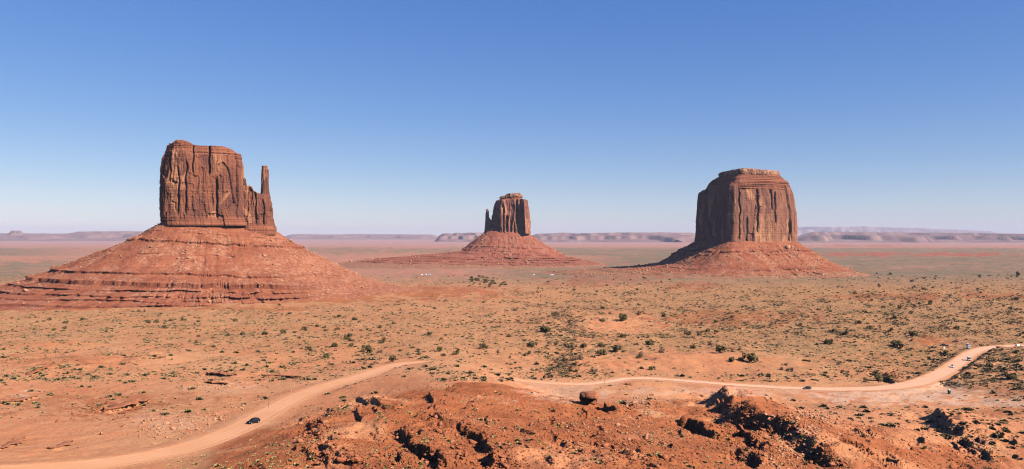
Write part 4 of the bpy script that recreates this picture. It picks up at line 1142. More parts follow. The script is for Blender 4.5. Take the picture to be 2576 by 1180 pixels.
spec_px = {(1694.9 + 510 * .3729, 740 + (425 + 85 * .38) * .3729): 0}
def special(px, py):
    for (x, y, s), lab in SPECIAL.items():
        for ox in (817.3, 1694.9):
            if abs(px - ox - x * .3729) < .5 and abs(py - 740 - (y + s * .38) * .3729) < .5:
                if (ox == 817.3) == (x in (2195, 2000)): return lab
    return None
for i, (px, py, size, kind) in enumerate(BUSH):
    p = bp[i]
    wm = max(0.9, size / F * p[1] * 0.5)
    lab, grp = bush_label(px, py, kind, size)
    sl = special(px, py)
    meshes = JUN if kind == 'j' else DRY
    nm = 'juniper_bush' if kind == 'j' else 'dry_bush'
    hz = wm * r.uniform(0.95, 1.3)
    if size > 16 and kind == 'j':
        root = empty(nm, (p[0], p[1], p[2] - 0.05), r.uniform(0, 6.28))
        cr = link('crown', meshes[i % len(meshes)], None, root); cr.scale = (wm, wm, hz); cr.location = (0, 0, 0.12 * wm)
        tk = link('trunk', TRK[i % 3], None, root); tk.scale = (wm, wm, wm)
        o = root
    else:
        o = link(nm, meshes[i % len(meshes)]); o.location = (p[0], p[1], p[2] - 0.08 * wm); o.scale = (wm, wm, hz); o.rotation_euler = (0, 0, r.uniform(0, 6.28))
    tag(o, sl or lab, 'bush', grp)

# --- low scrub: many thousands, the largest ones in view individual
r = np.random.default_rng(5)
def on_road(px, py, p):
    return np.interp(0, [0], [0])
def scrub_points(n_, x0, x1, y0, y1, dens=None):
    px = r.uniform(x0, x1, n_); py = r.uniform(y0, y1, n_)
    if dens is not None:
        k = r.random(n_) < dens(px, py); px, py = px[k], py[k]
    return px, py
def dens_mid(px, py):
    d = 0.16 + 0.84 * S((fbm2(px / 60, py / 12, 4, 3, 0.6) + 0.0) / 0.35) + 0.25 * S((0.10 - np.abs(n2(px / 130 + py / 60, py / 22, 12))) / 0.06)
    bare = np.zeros_like(px)
    for (cx, cy, rx, ry, a) in ((1780, 915, 330, 34, .93), (1570, 815, 120, 30, .8), (1250, 905, 150, 30, .6), (2270, 998, 280, 28, .97), (2480, 1012, 170, 13, .9), (1420, 990, 150, 32, .93), (400, 915, 160, 12, .6), (250, 1080, 330, 60, .75), (650, 1000, 200, 50, .6),
                                (2350, 860, 75, 14, .98), (150, 755, 520, 26, .97), (250, 908, 90, 14, .85), (480, 897, 60, 12, .85), (1000, 960, 110, 40, .8), (1620, 1000, 120, 20, .5), (1140, 735, 150, 14, .8), (2100, 985, 400, 12, .9), (1850, 972, 300, 12, .85)):
        e = ((px - cx) / rx) ** 2 + ((py - cy) / ry) ** 2
        bare = np.maximum(bare, a * S((1 - e) / 0.4))
    return d * (1 - bare)
sets = []
for (n_, x0, x1, y0, y1) in ((22000, -150, 2725, 690, 760), (36000, -150, 2725, 756, 850), (24000, -150, 2725, 850, 960), (5200, -150, 2725, 960, 1100), (1500, 1400, 2725, 1000, 1190), (2400, 2050, 2725, 1010, 1190), (2600, 2150, 2725, 720, 930), (5200, 2330, 2725, 878, 1010), (2200, 1370, 1450, 790, 950), (19000, 1290, 2725, 722, 850)):
    sets.append(scrub_points(n_, x0, x1, y0, y1, dens_mid))
spx = np.concatenate([s[0] for s in sets]); spy = np.concatenate([s[1] for s in sets])
sp_ = F1.hit(spx, spy)
keep = (~near_road(sp_, 9.3)) & (sp_[:, 1] > 300) & (sp_[:, 1] < 2600)
# nothing grows through the talus meshes
for B_, rad in ((WB, 430), (MB, 330)):
    dd = np.hypot(sp_[:, 0] - B_.c[0], sp_[:, 1] - B_.c[1])
    keep &= (dd > rad * 0.9)
spx, spy, sp_ = spx[keep], spy[keep], sp_[keep]
ssz = 1.2 * np.clip(np.exp(r.normal(-0.58, 0.58, len(sp_))), 0.2, 2.0) * np.clip(0.75 + sp_[:, 1] / 2400, 0.8, 1.6)
# foreground tufts on the red spur
n_ = 5200
fpx = r.uniform(420, 2560, n_); fpy = r.uniform(960, 1188, n_)
fp = F1.hit(fpx, fpy)
cl = n2(fp[:, 0] / 14, fp[:, 1] / 16, 88)
k = (fp[:, 1] < 330) & (~near_road(fp)) & (cl + r.normal(0, .12, n_) > 0.04)
fpx, fpy, fp = fpx[k], fpy[k], fp[k]
fsz = np.clip(np.exp(r.normal(-0.95, 0.35, len(fp))), 0.18, 0.85)

# the 300 that show largest become single objects
allp = np.concatenate([sp_, fp]); alls = np.concatenate([ssz, fsz]); allpx = np.concatenate([spx, fpx]); allpy = np.concatenate([spy, fpy]); yel = np.concatenate([np.zeros(len(sp_), bool), np.ones(len(fp), bool)])
app = alls / allp[:, 1]
inside = (allpx > 0) & (allpx < 2575) & (allpy < 1178)
order = np.argsort(-(app * inside))
big = np.zeros(len(allp), bool); big[order[:300]] = True
SH_MESH = []; SHY_MESH = []
for s, (tv, tt) in enumerate(SH_N):
    tn = np.repeat(np.clip(0.5 + r.normal(0, .25, len(tv) // 4), 0, 1), 4)
    SH_MESH.append(raw_mesh('desert_shrub', tv, tt, M_SHRUB, tn)); SHY_MESH.append(raw_mesh('yellow_shrub', tv, tt, M_SHRUB_Y, tn))
def shrub_label(px, py, y):
    if y:
        if px < 960: w = 'at the near left end of the red foreground hill'
        elif px < 1330: w = 'between the shadowed ledges of the red foreground hill'
        elif px < 1720: w = 'on the stony right flank of the red foreground hill'
        elif px < 2060: w = 'in the shaded hollow in the right foreground'
        else: w = 'on the red hummocks at the lower right'
        return 'straw-yellow tuft of rabbitbrush ' + w
    if px > 2330 and py < 1010: w = 'on the bank right of the road with the parked vehicles'
    elif px > 1700 and py > 985: w = 'on the reddish ground below the right-hand road'
    elif px > 1340: w = 'near the pale right-hand road'
    elif px > 700: w = 'around the bend of the left-hand road'
    elif py > 1000: w = 'on the pale stony ground left of the dark car'
    else: w = 'on the orange flat below the broad left butte'
    return 'low grey-green sagebrush mound ' + w
for i in np.where(big)[0]:
    p = allp[i]; s = alls[i]
    o = link('yellow_shrub' if yel[i] else 'desert_shrub', (SHY_MESH if yel[i] else SH_MESH)[i % 6])
    o.location = (p[0], p[1], p[2] - 0.04); o.scale = (s, s, s * 0.9); o.rotation_euler = (0, 0, r.uniform(0, 6.28))
    tag(o, shrub_label(allpx[i], allpy[i], yel[i]), 'shrub', 'yellow rabbitbrush on the red foreground' if yel[i] else 'sagebrush mounds scattered over the plain')
m1 = (~big) & (~yel); m2 = (~big) & yel
def sc3(s, f=0.8): return np.stack([s, s, s * f], 1)
ob = scatter('sagebrush', SH_T, allp[m1] - [0, 0, .03], sc3(alls[m1]), M_SHRUB, None, r.uniform(0, 1, m1.sum()), r, 0.05)
tag(ob, 'grey-green sagebrush scrub covering the desert plain', 'scrub', kind='stuff')
ob = scatter('rabbitbrush', SH_T, allp[m2] - [0, 0, .03], sc3(alls[m2], .9), M_SHRUB_Y, None, r.uniform(0, 1, m2.sum()), r, 0.05)
tag(ob, 'straw-yellow rabbitbrush dotted over the red foreground', 'scrub', kind='stuff')

M_GRASS = leaf_material('dry_grass_blade', (0.30, 0.215, 0.105), (0.47, 0.36, 0.19))
GR_T = [shrub_template(s + 80, 11, 1.0) for s in range(4)]
gpx = np.concatenate([r.uniform(-150, 2725, 26000), r.uniform(-150, 2725, 34000), r.uniform(1300, 2725, 14000)]); gpy = np.concatenate([r.uniform(715, 800, 26000), r.uniform(790, 960, 34000), r.uniform(700, 900, 14000)])
k = r.random(len(gpx)) < dens_mid(gpx + 25, gpy + 4); gpx, gpy = gpx[k], gpy[k]
gp = F1.hit(gpx, gpy)
k = (~near_road(gp)) & (gp[:, 1] > 330) & (gp[:, 1] < 1900)
for B_, rad in ((WB, 400), (MB, 300)):
    k &= np.hypot(gp[:, 0] - B_.c[0], gp[:, 1] - B_.c[1]) > rad * 0.9
gp = gp[k]; gs = np.clip(np.exp(r.normal(-0.95, 0.4, len(gp))), 0.2, 0.9) * np.clip(0.75 + gp[:, 1] / 2000, 0.8, 1.5)
ob = scatter('dry_grass', GR_T, gp - [0, 0, .02], sc3(gs, .8), M_GRASS, None, r.uniform(0, 1, len(gp)), r, 0.05)
tag(ob, 'straw-coloured dry grass tufts between the sagebrush', 'grass', kind='stuff')

# ------------------------------------------------------------------ loose rocks
r = np.random.default_rng(21)
RP, RS, RK = [], [], []
for (pl, h, rk) in ROCKSITES:
    ln = np.hypot(*np.diff(pl, axis=0).T).sum()
    m_ = int(ln * 1.1 * rk)
    k = r.integers(0, len(pl) - 1, m_); t = r.random(m_)
    q = pl[k] + (pl[k + 1] - pl[k]) * t[:, None] + r.normal(0, 2.2, (m_, 2)) + r.normal(0, 1.0, (m_, 2)) * (r.random(m_)[:, None] < .3) * 4
    RP.append(q); RS.append(np.clip(np.exp(r.normal(-1.15, 0.5, m_)), 0.13, 1.1) * (0.8 + 0.06 * h)); RK.append(np.zeros(m_))
def field(n_, cx, cy, rx, ry, mu, pale, sg=0.5):
    a = r.normal(0, 0.55, (n_, 2))
    p = F1.hit(cx + a[:, 0] * rx, cy + a[:, 1] * ry)
    RP.append(p[:, :2]); RS.append(0.75 * np.clip(np.exp(r.normal(mu, sg, n_)), 0.12, 1.4)); RK.append(np.full(n_, pale))
field(420, 1480, 1120, 170, 60, -1.1, 0); field(260, 1420, 1070, 90, 40, -1.1, 0); field(260, 1620, 1150, 130, 40, -1.2, 0); field(160, 790, 1085, 40, 35, -0.9, 0)
field(260, 880, 1160, 100, 25, -1.1, 0); field(220, 1180, 1110, 70, 40, -1.1, 0); field(180, 1250, 1165, 70, 20, -0.9, 0); field(200, 1050, 1165, 90, 25, -1.0, 0)
field(380, 420, 1075, 110, 40, -0.75, 1); field(260, 600, 1040, 90, 34, -0.75, 1); field(200, 240, 1030, 90, 30, -0.6, 0); field(200, 550, 965, 120, 22, -0.5, 1)
field(700, 1960, 1140, 90, 40, -1.15, 1); field(500, 1850, 1090, 80, 55, -1.05, 0); field(200, 2040, 1045, 80, 16, -0.5, 1); field(160, 1600, 1012, 40, 22, -0.8, 1); field(120, 1560, 1075, 150, 30, -1.0, 1)
field(220, 2440, 1130, 60, 40, -0.9, 0); field(160, 2100, 1085, 90, 30, -0.8, 1); field(120, 2245, 945, 30, 16, -0.1, 0); field(200, 1430, 925, 50, 25, -0.5, 0)
field(900, 1400, 1110, 620, 75, -1.5, 0); field(700, 1500, 1130, 220, 60, -1.45, 0); field(500, 900, 1130, 200, 60, -1.45, 0); field(600, 1880, 1130, 170, 60, -1.3, 0)
field(350, 1700, 1085, 160, 40, -1.4, 1); field(350, 2040, 1060, 200, 30, -1.2, 1); field(300, 2250, 1140, 240, 50, -1.3, 0); field(250, 1180, 1060, 150, 60, -1.5, 1)
RP = np.concatenate(RP); RS = np.concatenate(RS); RK = np.concatenate(RK)
ok = ~near_road(np.concatenate([RP, RP[:, :1]], 1), 8.5)
RP, RS, RK = RP[ok], RS[ok], RK[ok]
RZ_ = F1.z(RP[:, 0], RP[:, 1])
P3 = np.stack([RP[:, 0], RP[:, 1], RZ_ + 0.18 * RS], 1)
rpx = DISP_CX + F * P3[:, 0] / P3[:, 1]; rpy = DISP_CY - F * P3[:, 2] / P3[:, 1]
vis = F1.hit(rpx, rpy)
seen = (np.abs(vis[:, 1] - P3[:, 1]) < 4) & (rpx > 0) & (rpx < 2575) & (rpy < 1176)
app = RS / P3[:, 1] * seen
order = np.argsort(-app)
big = np.zeros(len(RP), bool); big[order[:290]] = True
def rock_me(k, mat):
    tv, tt = ROCK_T2[k]
    o = mesh_np('boulder', tv, tt, mat); me = o.data; bpy.data.objects.remove(o); return me
RM = [rock_me(k, M_ROCK) for k in range(9)]; RMP = [rock_me(k, M_ROCK_PALE) for k in range(9)]
def rock_label(px, py, pale):
    c = 'pale broken boulder ' if pale else 'angular red boulder '
    if px < 360 and py < 1100: w = 'in the dark rubble left of the ledge at the lower left'
    elif px < 720: w = 'in the rubble left of the dark car on the left road'
    elif px < 960: w = 'on the near left end of the red foreground hill'
    elif px < 1135: w = 'along the left shadowed ledge of the red foreground hill'
    elif px < 1290: w = 'along the curved middle ledge of the red foreground hill'
    elif px < 1500 and py < 960: w = 'in the gully beside the central dune'
    elif px < 1720: w = 'on the right flank of the red foreground hill'
    elif px < 2080: w = 'in the shaded hollow in the right foreground'
    elif py < 970: w = 'in the dark outcrop above the right-hand road'
    else: w = 'on the hummocks at the lower right'
    return c + w
for i in np.where(big)[0]:
    s = RS[i]
    o = link('boulder', (RMP if RK[i] else RM)[i % 9]); o.location = P3[i]
    o.scale = tuple(s * r.uniform(0.75, 1.25, 3)); o.rotation_euler = (r.normal(0, .35), r.normal(0, .35), r.uniform(0, 6.28))
    tag(o, rock_label(rpx[i], rpy[i], RK[i]), 'boulder', 'pale boulders' if RK[i] else 'red boulders')
for kv, mat, lab, nm in ((0, M_ROCK, 'red rock fragments strewn over the foreground', 'rock_debris'), (1, M_ROCK_PALE, 'pale rock fragments strewn in patches over the ground', 'rock_debris')):
    m_ = (~big) & (RK == kv)
    ob = scatter(nm, ROCK_T, P3[m_], RS[m_][:, None] * r.uniform(0.7, 1.25, (m_.sum(), 3)), mat, None, None, r)
    tag(ob, lab, 'rocks', kind='stuff')

# thin caprock slabs that overhang the low ledges of the left middle distance
def slab_rock(pts, th, back, fwd, label, seed):
    P2 = np.array(pts, float); t = np.linspace(0, 1, 90); tt = np.linspace(0, 1, len(P2))
    w3 = F1.hit(np.interp(t, tt, P2[:, 0]), np.interp(t, tt, P2[:, 1]))
    k = np.ones(15) / 15
    sm = lambda a: np.convolve(np.pad(a, 7, mode='edge'), k, mode='valid')
    x, y, z = sm(w3[:, 0]), sm(w3[:, 1]), sm(w3[:, 2])
    tx, ty = np.gradient(x), np.gradient(y); ln = np.hypot(tx, ty); nx, ny = -ty / ln, tx / ln      # towards the far side
    taper = np.sqrt(np.clip(np.sin(np.pi * np.clip(t, 0.01, 0.99)), 0, 1))
    back = back * 1.2; jag = 1.5 * fbm2(x / 2.4 + seed, y / 2.4, 3, seed) + 2.4 * n2(x / 7, y / 7, seed + 4)
    F_ = fwd * taper + jag * taper; B_ = back * taper
    th = 0.7 * th * (0.8 + 0.9 * n2(x / 4, y / 4, seed + 9)); topz = z + th * 1.25 + 0.2 * n2(x / 5, y / 5, seed + 8)
    prof = []
    for (f, dz) in ((1.0, -0.62), (1.06, -0.30), (1.0, -0.05), (0.86, 0.0), (0.3, 0.06), (-0.35, -0.25), (-1.0, -1.1), (-1.0, -1.4), (0.1, -1.4), (0.35, -0.9)):
        o_ = np.where(f > 0, F_ * f, B_ * f)
        prof.append(np.stack([x - nx * o_, y - ny * o_, topz + dz * th + 0.10 * n2(x / 1.3 + f * 9, y / 1.3, seed + 12)], -1))
    V = np.stack(prof, 1)
    c = V.reshape(-1, 3).mean(0)
    n_, m_ = V.shape[:2]
    Q = grid_quads(n_, m_, True)
    o = mesh_np('rock_ledge', V.reshape(-1, 3) - c, Q, M_LEDGE); o.location = c
    tag(o, label, 'rock ledge')
slab_rock([(258, 1036), (300, 1026), (340, 1015), (376, 1005)], 1.5, 5, 2.2, 'longest dark rock ledge on the pale ground left of the black car', 1)
slab_rock([(300, 1042), (330, 1034), (352, 1027)], 0.8, 2, 1.0, 'short lower rock ledge just beneath the longest ledge left of the black car', 2)
slab_rock([(518, 938), (555, 941), (597, 945)], 1.2, 4, 1.8, 'dark rock ledge on the orange flat, upper of two above the pale rubble', 3)
slab_rock([(515, 962), (540, 963), (572, 967)], 1.2, 4, 1.7, 'dark rock ledge on the orange flat, lower of two above the pale rubble', 4)
slab_rock([(655, 944), (700, 946), (758, 949)], 0.8, 3, 1.3, 'thin rock ledge right of the two dark ledges on the orange flat', 5)
slab_rock([(384, 904), (400, 901), (417, 899)], 1.2, 3, 1.5, 'small rock ledge beside the bright orange sand hummock', 6)
slab_rock([(72, 944), (95, 934), (120, 922)], 1.2, 4, 1.7, 'slanting rock ledge near the left edge above the white patch', 7)
slab_rock([(0, 1014), (45, 1008), (97, 996)], 0.9, 4, 1.5, 'long low rock ledge at the left edge below the white patch', 8)
slab_rock([(0, 1131), (30, 1117), (67, 1098)], 0.6, 2, 1.0, 'slanting rock ledge at the lower left corner', 9)
slab_rock([(123, 1131), (150, 1122), (183, 1109)], 0.6, 2, 1.0, 'slanting rock ledge just right of the lower left corner', 10)

# the lone overhanging block and two knobs
def big_rock(name, px, py, wpx, hpx, label, seed, under=0.0, mat=None, cave=False):
    p = F1.hit([px], [py])[0]
    W_ = wpx / F * p[1] / 2; H_ = hpx / F * p[1]
    bm = bmesh.new(); bmesh.ops.create_icosphere(bm, subdivisions=5, radius=1.0)
    V = np.array([v.co[:] for v in bm.verts]); T = np.array([[v.index for v in f.verts] for f in bm.faces]); bm.free()
    V = np.sign(V) * np.abs(V) ** 0.32                      # towards a block
    rr = np.random.default_rng(seed)
    for _ in range(7):
        nn = rr.normal(size=3); nn[2] *= 0.4; nn /= np.linalg.norm(nn); d = V @ nn - rr.uniform(0.9, 1.15)
        V = V - np.clip(d, 0, None)[:, None] * nn
    t = (V[:, 2] + 1) / 2
    V[:, :2] *= (1 - under * (1 - S(t / 0.85)) + 0.0)[:, None]
    if cave:
        fr = S((0.55 - V[:, 1]) / 0.5) * S((0.74 - t) / 0.10) * (V[:, 1] < 0.3)
        V[:, 1] = V[:, 1] * (1 - fr) + 0.35 * fr
    V = V * np.array([W_, W_ * (1.5 if cave else 0.9), H_ / 2]) + np.array([0, 0, H_ / 2 - 0.35])
    nrm = V / np.linalg.norm(V, axis=1)[:, None]
    V = V + nrm * (0.35 * fbm3(V[:, 0] / 1.6, V[:, 1] / 1.6, V[:, 2] / 0.7, 3, seed))[:, None] + nrm * (0.25 * n2(V[:, 2] / 0.5, V[:, 0] * 0, seed + 2))[:, None] * np.array([1, 1, 0])
    o = mesh_np(name, V, T, mat or M_ROCK)
    o.location = p; tag(o, label, 'boulder'); return o
big_rock('rock_block', 1480, 1019, 47, 33, 'big squarish undercut rock block with a black shaded face beside the red foreground hill', 4, 0.1, None, True)
big_rock('rock_outcrop', 1581, 968, 13, 9, 'small pointed rock knob just below the pale right-hand road', 9, -0.5)

# ------------------------------------------------------------------ vehicles
PAINT_BLACK = plain('black_car_paint', (0.012, 0.013, 0.018), 0.5, 0.15)
PAINT_NAVY = plain('dark_blue_car_paint', (0.018, 0.021, 0.038), 0.45, 0.25)
PAINT_WHITE = plain('white_car_paint', (0.78, 0.78, 0.76), 0.35, 0.4, 0, 0, 0.4)
PAINT_CREAM = plain('cream_vehicle_paint', (0.70, 0.66, 0.55), 0.4, 0.4)
PAINT_SILVER = plain('silver_car_paint', (0.45, 0.46, 0.48), 0.3, 0.5, 0.4)
PAINT_MAROON = plain('maroon_car_paint', (0.06, 0.02, 0.022), 0.35, 0.5)
GLASS = plain('dark_car_glass', (0.012, 0.014, 0.018), 0.25, 0.3)
TYRE = plain('tyre_rubber', (0.03, 0.026, 0.024), 0.9, 0.1)
RIM = plain('wheel_rim', (0.4, 0.38, 0.36), 0.4, 0.5, 0.6)
LAMP = plain('headlight_glass', (0.75, 0.75, 0.72), 0.15, 0.6)
TAIL = plain('tail_light_red', (0.35, 0.02, 0.02), 0.3, 0.5)
TRIM = plain('dark_plastic_trim', (0.03, 0.03, 0.032), 0.7, 0.2)

def loft(bm, st):
    """st: stations (x, zb, zs, zt, half width low, half width top) front to rear, closed skin"""
    rings = []
    for (x, zb, zs, zt, wl_, wt_) in st:
        prof = [(-wl_ * 0.92, zb), (-wl_, zb + 0.18), (-wl_, zs), (-wt_, zt - 0.05), (-wt_ * 0.85, zt), (wt_ * 0.85, zt), (wt_, zt - 0.05), (wl_, zs), (wl_, zb + 0.18), (wl_ * 0.92, zb)]
        rings.append([bm.verts.new((x, y, z)) for y, z in prof])
    for a, b in zip(rings, rings[1:]):
        for j in range(10):
            bm.faces.new((a[j], a[(j + 1) % 10], b[(j + 1) % 10], b[j]))
    bm.faces.new(rings[0]); bm.faces.new(list(reversed(rings[-1])))

def bx(bm, lo, hi):
    m_ = bmesh.ops.create_cube(bm, size=1.0)
    for v in m_['verts']:
        v.co = Vector([lo[i] + (v.co[i] + 0.5) * (hi[i] - lo[i]) for i in range(3)])

def part(name, parent, mat, build, bevel=0.0, loc=None):
    bm = bmesh.new(); build(bm)
    if bevel:
        bmesh.ops.bevel(bm, geom=bm.edges[:], offset=bevel, segments=2, affect='EDGES', clamp_overlap=True)
    o = link(name, mesh_bm(name, bm, mat), None, parent)
    if loc: o.location = loc
    return o

def wheel(parent, x, y, r_=0.36, w_=0.24):
    def ty(bm):
        bmesh.ops.create_cone(bm, cap_ends=True, segments=20, radius1=r_, radius2=r_, depth=w_, matrix=Matrix.Rotation(math.pi / 2, 4, 'X'))
    t = part('wheel', parent, TYRE, ty, 0.03, (x, y, r_))
    def ri(bm):
        bmesh.ops.create_cone(bm, cap_ends=True, segments=14, radius1=r_ * 0.6, radius2=r_ * 0.55, depth=0.05, matrix=Matrix.Rotation(math.pi / 2, 4, 'X'))
    part('rim', t, RIM, ri, 0, (0, math.copysign(w_ / 2, y), 0))

def quad(bm, pts): bm.faces.new([bm.verts.new(p) for p in pts])

def slabq(bm, pts, th):
    """thin pane: a quad given its own thickness along its normal"""
    p = [Vector(q) for q in pts]
    n_ = (p[1] - p[0]).cross(p[3] - p[0]).normalized() * th
    a = [bm.verts.new(q + n_) for q in p]; b = [bm.verts.new(q - n_) for q in p]
    bm.faces.new(a); bm.faces.new(list(reversed(b)))
    for j in range(4): bm.faces.new((a[j], b[j], b[(j + 1) % 4], a[(j + 1) % 4]))

def vehicle(name, px, py, head, label, kind, paint, roofload=False, scale=1.0):
    p = F1.hit([px], [py])[0]
    root = empty(name, (p[0], p[1], max(p[2], F1.z(p[0], p[1])) + 0.07), head)
    tag(root, label, {'rv': 'camper', 'pickup': 'pickup truck', 'van': 'van'}.get(kind, 'car'))
    root.scale = (scale,) * 3
    w = 0.95
    if kind in ('suv', 'car'):
        rf = 1.72 if kind == 'suv' else 1.46
        st = [(2.32, 0.42, 0.72, 0.78, 0.80, 0.74), (2.22, 0.32, 0.78, 0.92, 0.90, 0.80), (1.35, 0.28, 0.92, 1.06, w, 0.84), (1.05, 0.28, 0.95, 1.10, w, 0.84),
              (0.30, 0.28, 0.97, rf - 0.05, w, 0.70), (-0.1, 0.28, 0.97, rf, w, 0.70), (-1.3, 0.28, 0.98, rf - 0.02, w, 0.69), (-1.95, 0.28, 0.98, rf - 0.12 if kind == 'suv' else rf - 0.35, w, 0.68),
              (-2.28, 0.34, 0.95, 1.12, 0.90, 0.76), (-2.36, 0.42, 0.85, 0.95, 0.84, 0.76)]
        part('body', root, paint, lambda bm: loft(bm, st))
        part('windscreen', root, GLASS, lambda bm: slabq(bm, [(1.02, -0.78, 1.12), (1.02, 0.78, 1.12), (0.36, 0.64, rf - 0.10), (0.36, -0.64, rf - 0.10)], 0.02))
        part('rear_window', root, GLASS, lambda bm: slabq(bm, [(-2.22, 0.66, 1.16), (-2.22, -0.66, 1.16), (-1.99, -0.60, rf - (0.2 if kind == 'suv' else 0.42)), (-1.99, 0.60, rf - (0.2 if kind == 'suv' else 0.42))], 0.025))
        for s in (-1, 1):
            for (xa, xb) in ((0.55, -0.28), (-0.36, -1.15), (-1.22, -1.8)):
                za = 1.04
                yl, yt = 0.935 * s, 0.735 * s
                part('side_window', root, GLASS, lambda bm, xa=xa, xb=xb: slabq(bm, [(xa, yl, za), (xb, yl, za), (xb + 0.02, yt, rf - 0.14), (xa - 0.22 if xa > 0 else xa, yt, rf - 0.14)], 0.02))
            part('headlight', root, LAMP, lambda bm: bx(bm, (2.16, s * 0.78 - 0.14, 0.72), (2.31, s * 0.78 + 0.14, 0.88)), 0.02)
            part('tail_light', root, TAIL, lambda bm: bx(bm, (-2.37, s * 0.80 - 0.09, 0.75), (-2.24, s * 0.80 + 0.09, 1.02)), 0.02)
            part('mirror', root, paint, lambda bm: bx(bm, (0.70, s * 1.02 - 0.11, 1.02), (0.86, s * 1.02 + 0.11, 1.16)), 0.03)
            part('door_handle', root, TRIM, lambda bm: bx(bm, (-0.22, s * 0.965 - 0.02, 0.88), (-0.04, s * 0.965 + 0.02, 0.91)))
        part('grille', root, TRIM, lambda bm: bx(bm, (2.25, -0.55, 0.48), (2.345, 0.55, 0.70)), 0.02)
        part('bumper', root, TRIM, lambda bm: bx(bm, (2.20, -0.86, 0.30), (2.40, 0.86, 0.46)), 0.04)
        if roofload:
            part('roof_box', root, PAINT_SILVER, lambda bm: bx(bm, (-1.4, -0.5, rf + 0.06), (0.2, 0.5, rf + 0.36)), 0.08)
        else:
            for s in (-1, 1):
                part('roof_rail', root, TRIM, lambda bm: bx(bm, (-1.6, s * 0.6 - 0.03, rf + 0.005), (0.1, s * 0.6 + 0.03, rf + 0.05)))
        ax = (1.42, -1.42)
    elif kind in ('rv', 'van'):
        H = 2.9 if kind == 'rv' else 2.1
        part('body', root, paint, lambda bm: loft(bm, [(2.5, 0.4, 0.8, 0.95, 0.85, 0.8), (2.4, 0.3, 0.9, 1.1, 0.95, 0.85), (1.7, 0.3, 1.1, 1.3, 1.0, 0.88), (1.0, 0.3, 1.2, 2.05, 1.0, 0.84), (0.6, 0.3, 1.2, 2.1, 1.0, 0.85), (-2.6, 0.35, 1.2, 2.1, 1.0, 0.9)]))
        if kind == 'rv':
            part('camper_box', root, paint, lambda bm: (bx(bm, (-3.2, -1.1, 0.6), (0.75, 1.1, H)), bx(bm, (0.752, -1.08, 2.0), (1.7, 1.08, H - 0.08))), 0.05)
            part('stripe', root, PAINT_SILVER, lambda bm: bx(bm, (-3.1, -1.115, 1.0), (0.6, 1.115, 1.18)))
            part('roof_vent', root, PAINT_SILVER, lambda bm: bx(bm, (-1.4, -0.3, H + 0.002), (-0.8, 0.3, H + 0.2)), 0.04)
        part('windscreen', root, GLASS, lambda bm: slabq(bm, [(1.70, -0.82, 1.34), (1.70, 0.82, 1.34), (1.08, 0.76, 1.98), (1.08, -0.76, 1.98)], 0.03))
        for s in (-1, 1):
            part('side_window', root, GLASS, lambda bm: slabq(bm, [(1.25, s * 0.99, 1.25), (0.72, s * 1.0, 1.25), (0.72, s * 0.91, 1.85), (1.0, s * 0.90, 1.85)], 0.03))
            part('side_window', root, GLASS, lambda bm: bx(bm, (-2.2, s * 1.115 - 0.02 if kind == 'rv' else s * 0.95 - 0.06, 1.45), (-0.8, s * 1.115 + 0.02 if kind == 'rv' else s * 0.95 + 0.06, 1.95)))
            part('headlight', root, LAMP, lambda bm: bx(bm, (2.38, s * 0.7 - 0.15, 0.75), (2.53, s * 0.7 + 0.15, 0.95)), 0.02)
            part('mirror', root, TRIM, lambda bm: bx(bm, (1.35, s * 1.14 - 0.1, 1.35), (1.45, s * 1.14 + 0.1, 1.65)), 0.02)
        part('grille', root, TRIM, lambda bm: bx(bm, (2.42, -0.5, 0.55), (2.53, 0.5, 0.9)), 0.02)
        ax = (1.65, -1.75)
    else:   # pickup
        part('body', root, paint, lambda bm: (loft(bm, [(2.6, 0.45, 0.85, 0.95, 0.88, 0.82), (2.5, 0.38, 0.95, 1.1, 0.95, 0.86), (1.4, 0.38, 1.1, 1.2, 0.97, 0.86), (0.75, 0.38, 1.12, 1.85, 0.97, 0.76), (-0.55, 0.38, 1.12, 1.86, 0.97, 0.76), (-0.75, 0.38, 1.12, 1.22, 0.97, 0.9)]),
                                              bx(bm, (-2.7, -0.97, 0.45), (-0.752, -0.87, 1.15)), bx(bm, (-2.7, 0.87, 0.45), (-0.752, 0.97, 1.15)), bx(bm, (-2.7, -0.868, 0.45), (-0.752, 0.868, 0.62)), bx(bm, (-2.7, -0.868, 0.622), (-2.6, 0.868, 1.12))))
        part('windscreen', root, GLASS, lambda bm: slabq(bm, [(1.38, -0.78, 1.24), (1.38, 0.78, 1.24), (0.80, 0.70, 1.78), (0.80, -0.70, 1.78)], 0.03))
        for s in (-1, 1):
            part('side_window', root, GLASS, lambda bm: slabq(bm, [(0.95, s * 0.95, 1.18), (-0.5, s * 0.95, 1.18), (-0.5, s * 0.80, 1.74), (0.68, s * 0.80, 1.74)], 0.03))
            part('headlight', root, LAMP, lambda bm: bx(bm, (2.48, s * 0.72 - 0.15, 0.78), (2.62, s * 0.72 + 0.15, 0.95)), 0.02)
            part('tail_light', root, TAIL, lambda bm: bx(bm, (-2.73, s * 0.9 - 0.06, 0.8), (-2.66, s * 0.9 + 0.06, 1.1)))
            part('mirror', root, TRIM, lambda bm: bx(bm, (0.95, s * 1.06 - 0.1, 1.18), (1.05, s * 1.06 + 0.1, 1.36)), 0.02)
        part('grille', root, TRIM, lambda bm: bx(bm, (2.52, -0.5, 0.6), (2.63, 0.5, 0.88)), 0.02)
        ax = (1.6, -1.75)
    for x in ax:
        for s in (-1, 1):
            wheel(root, x, s * (0.86 if kind != 'rv' else 0.9))
    return root

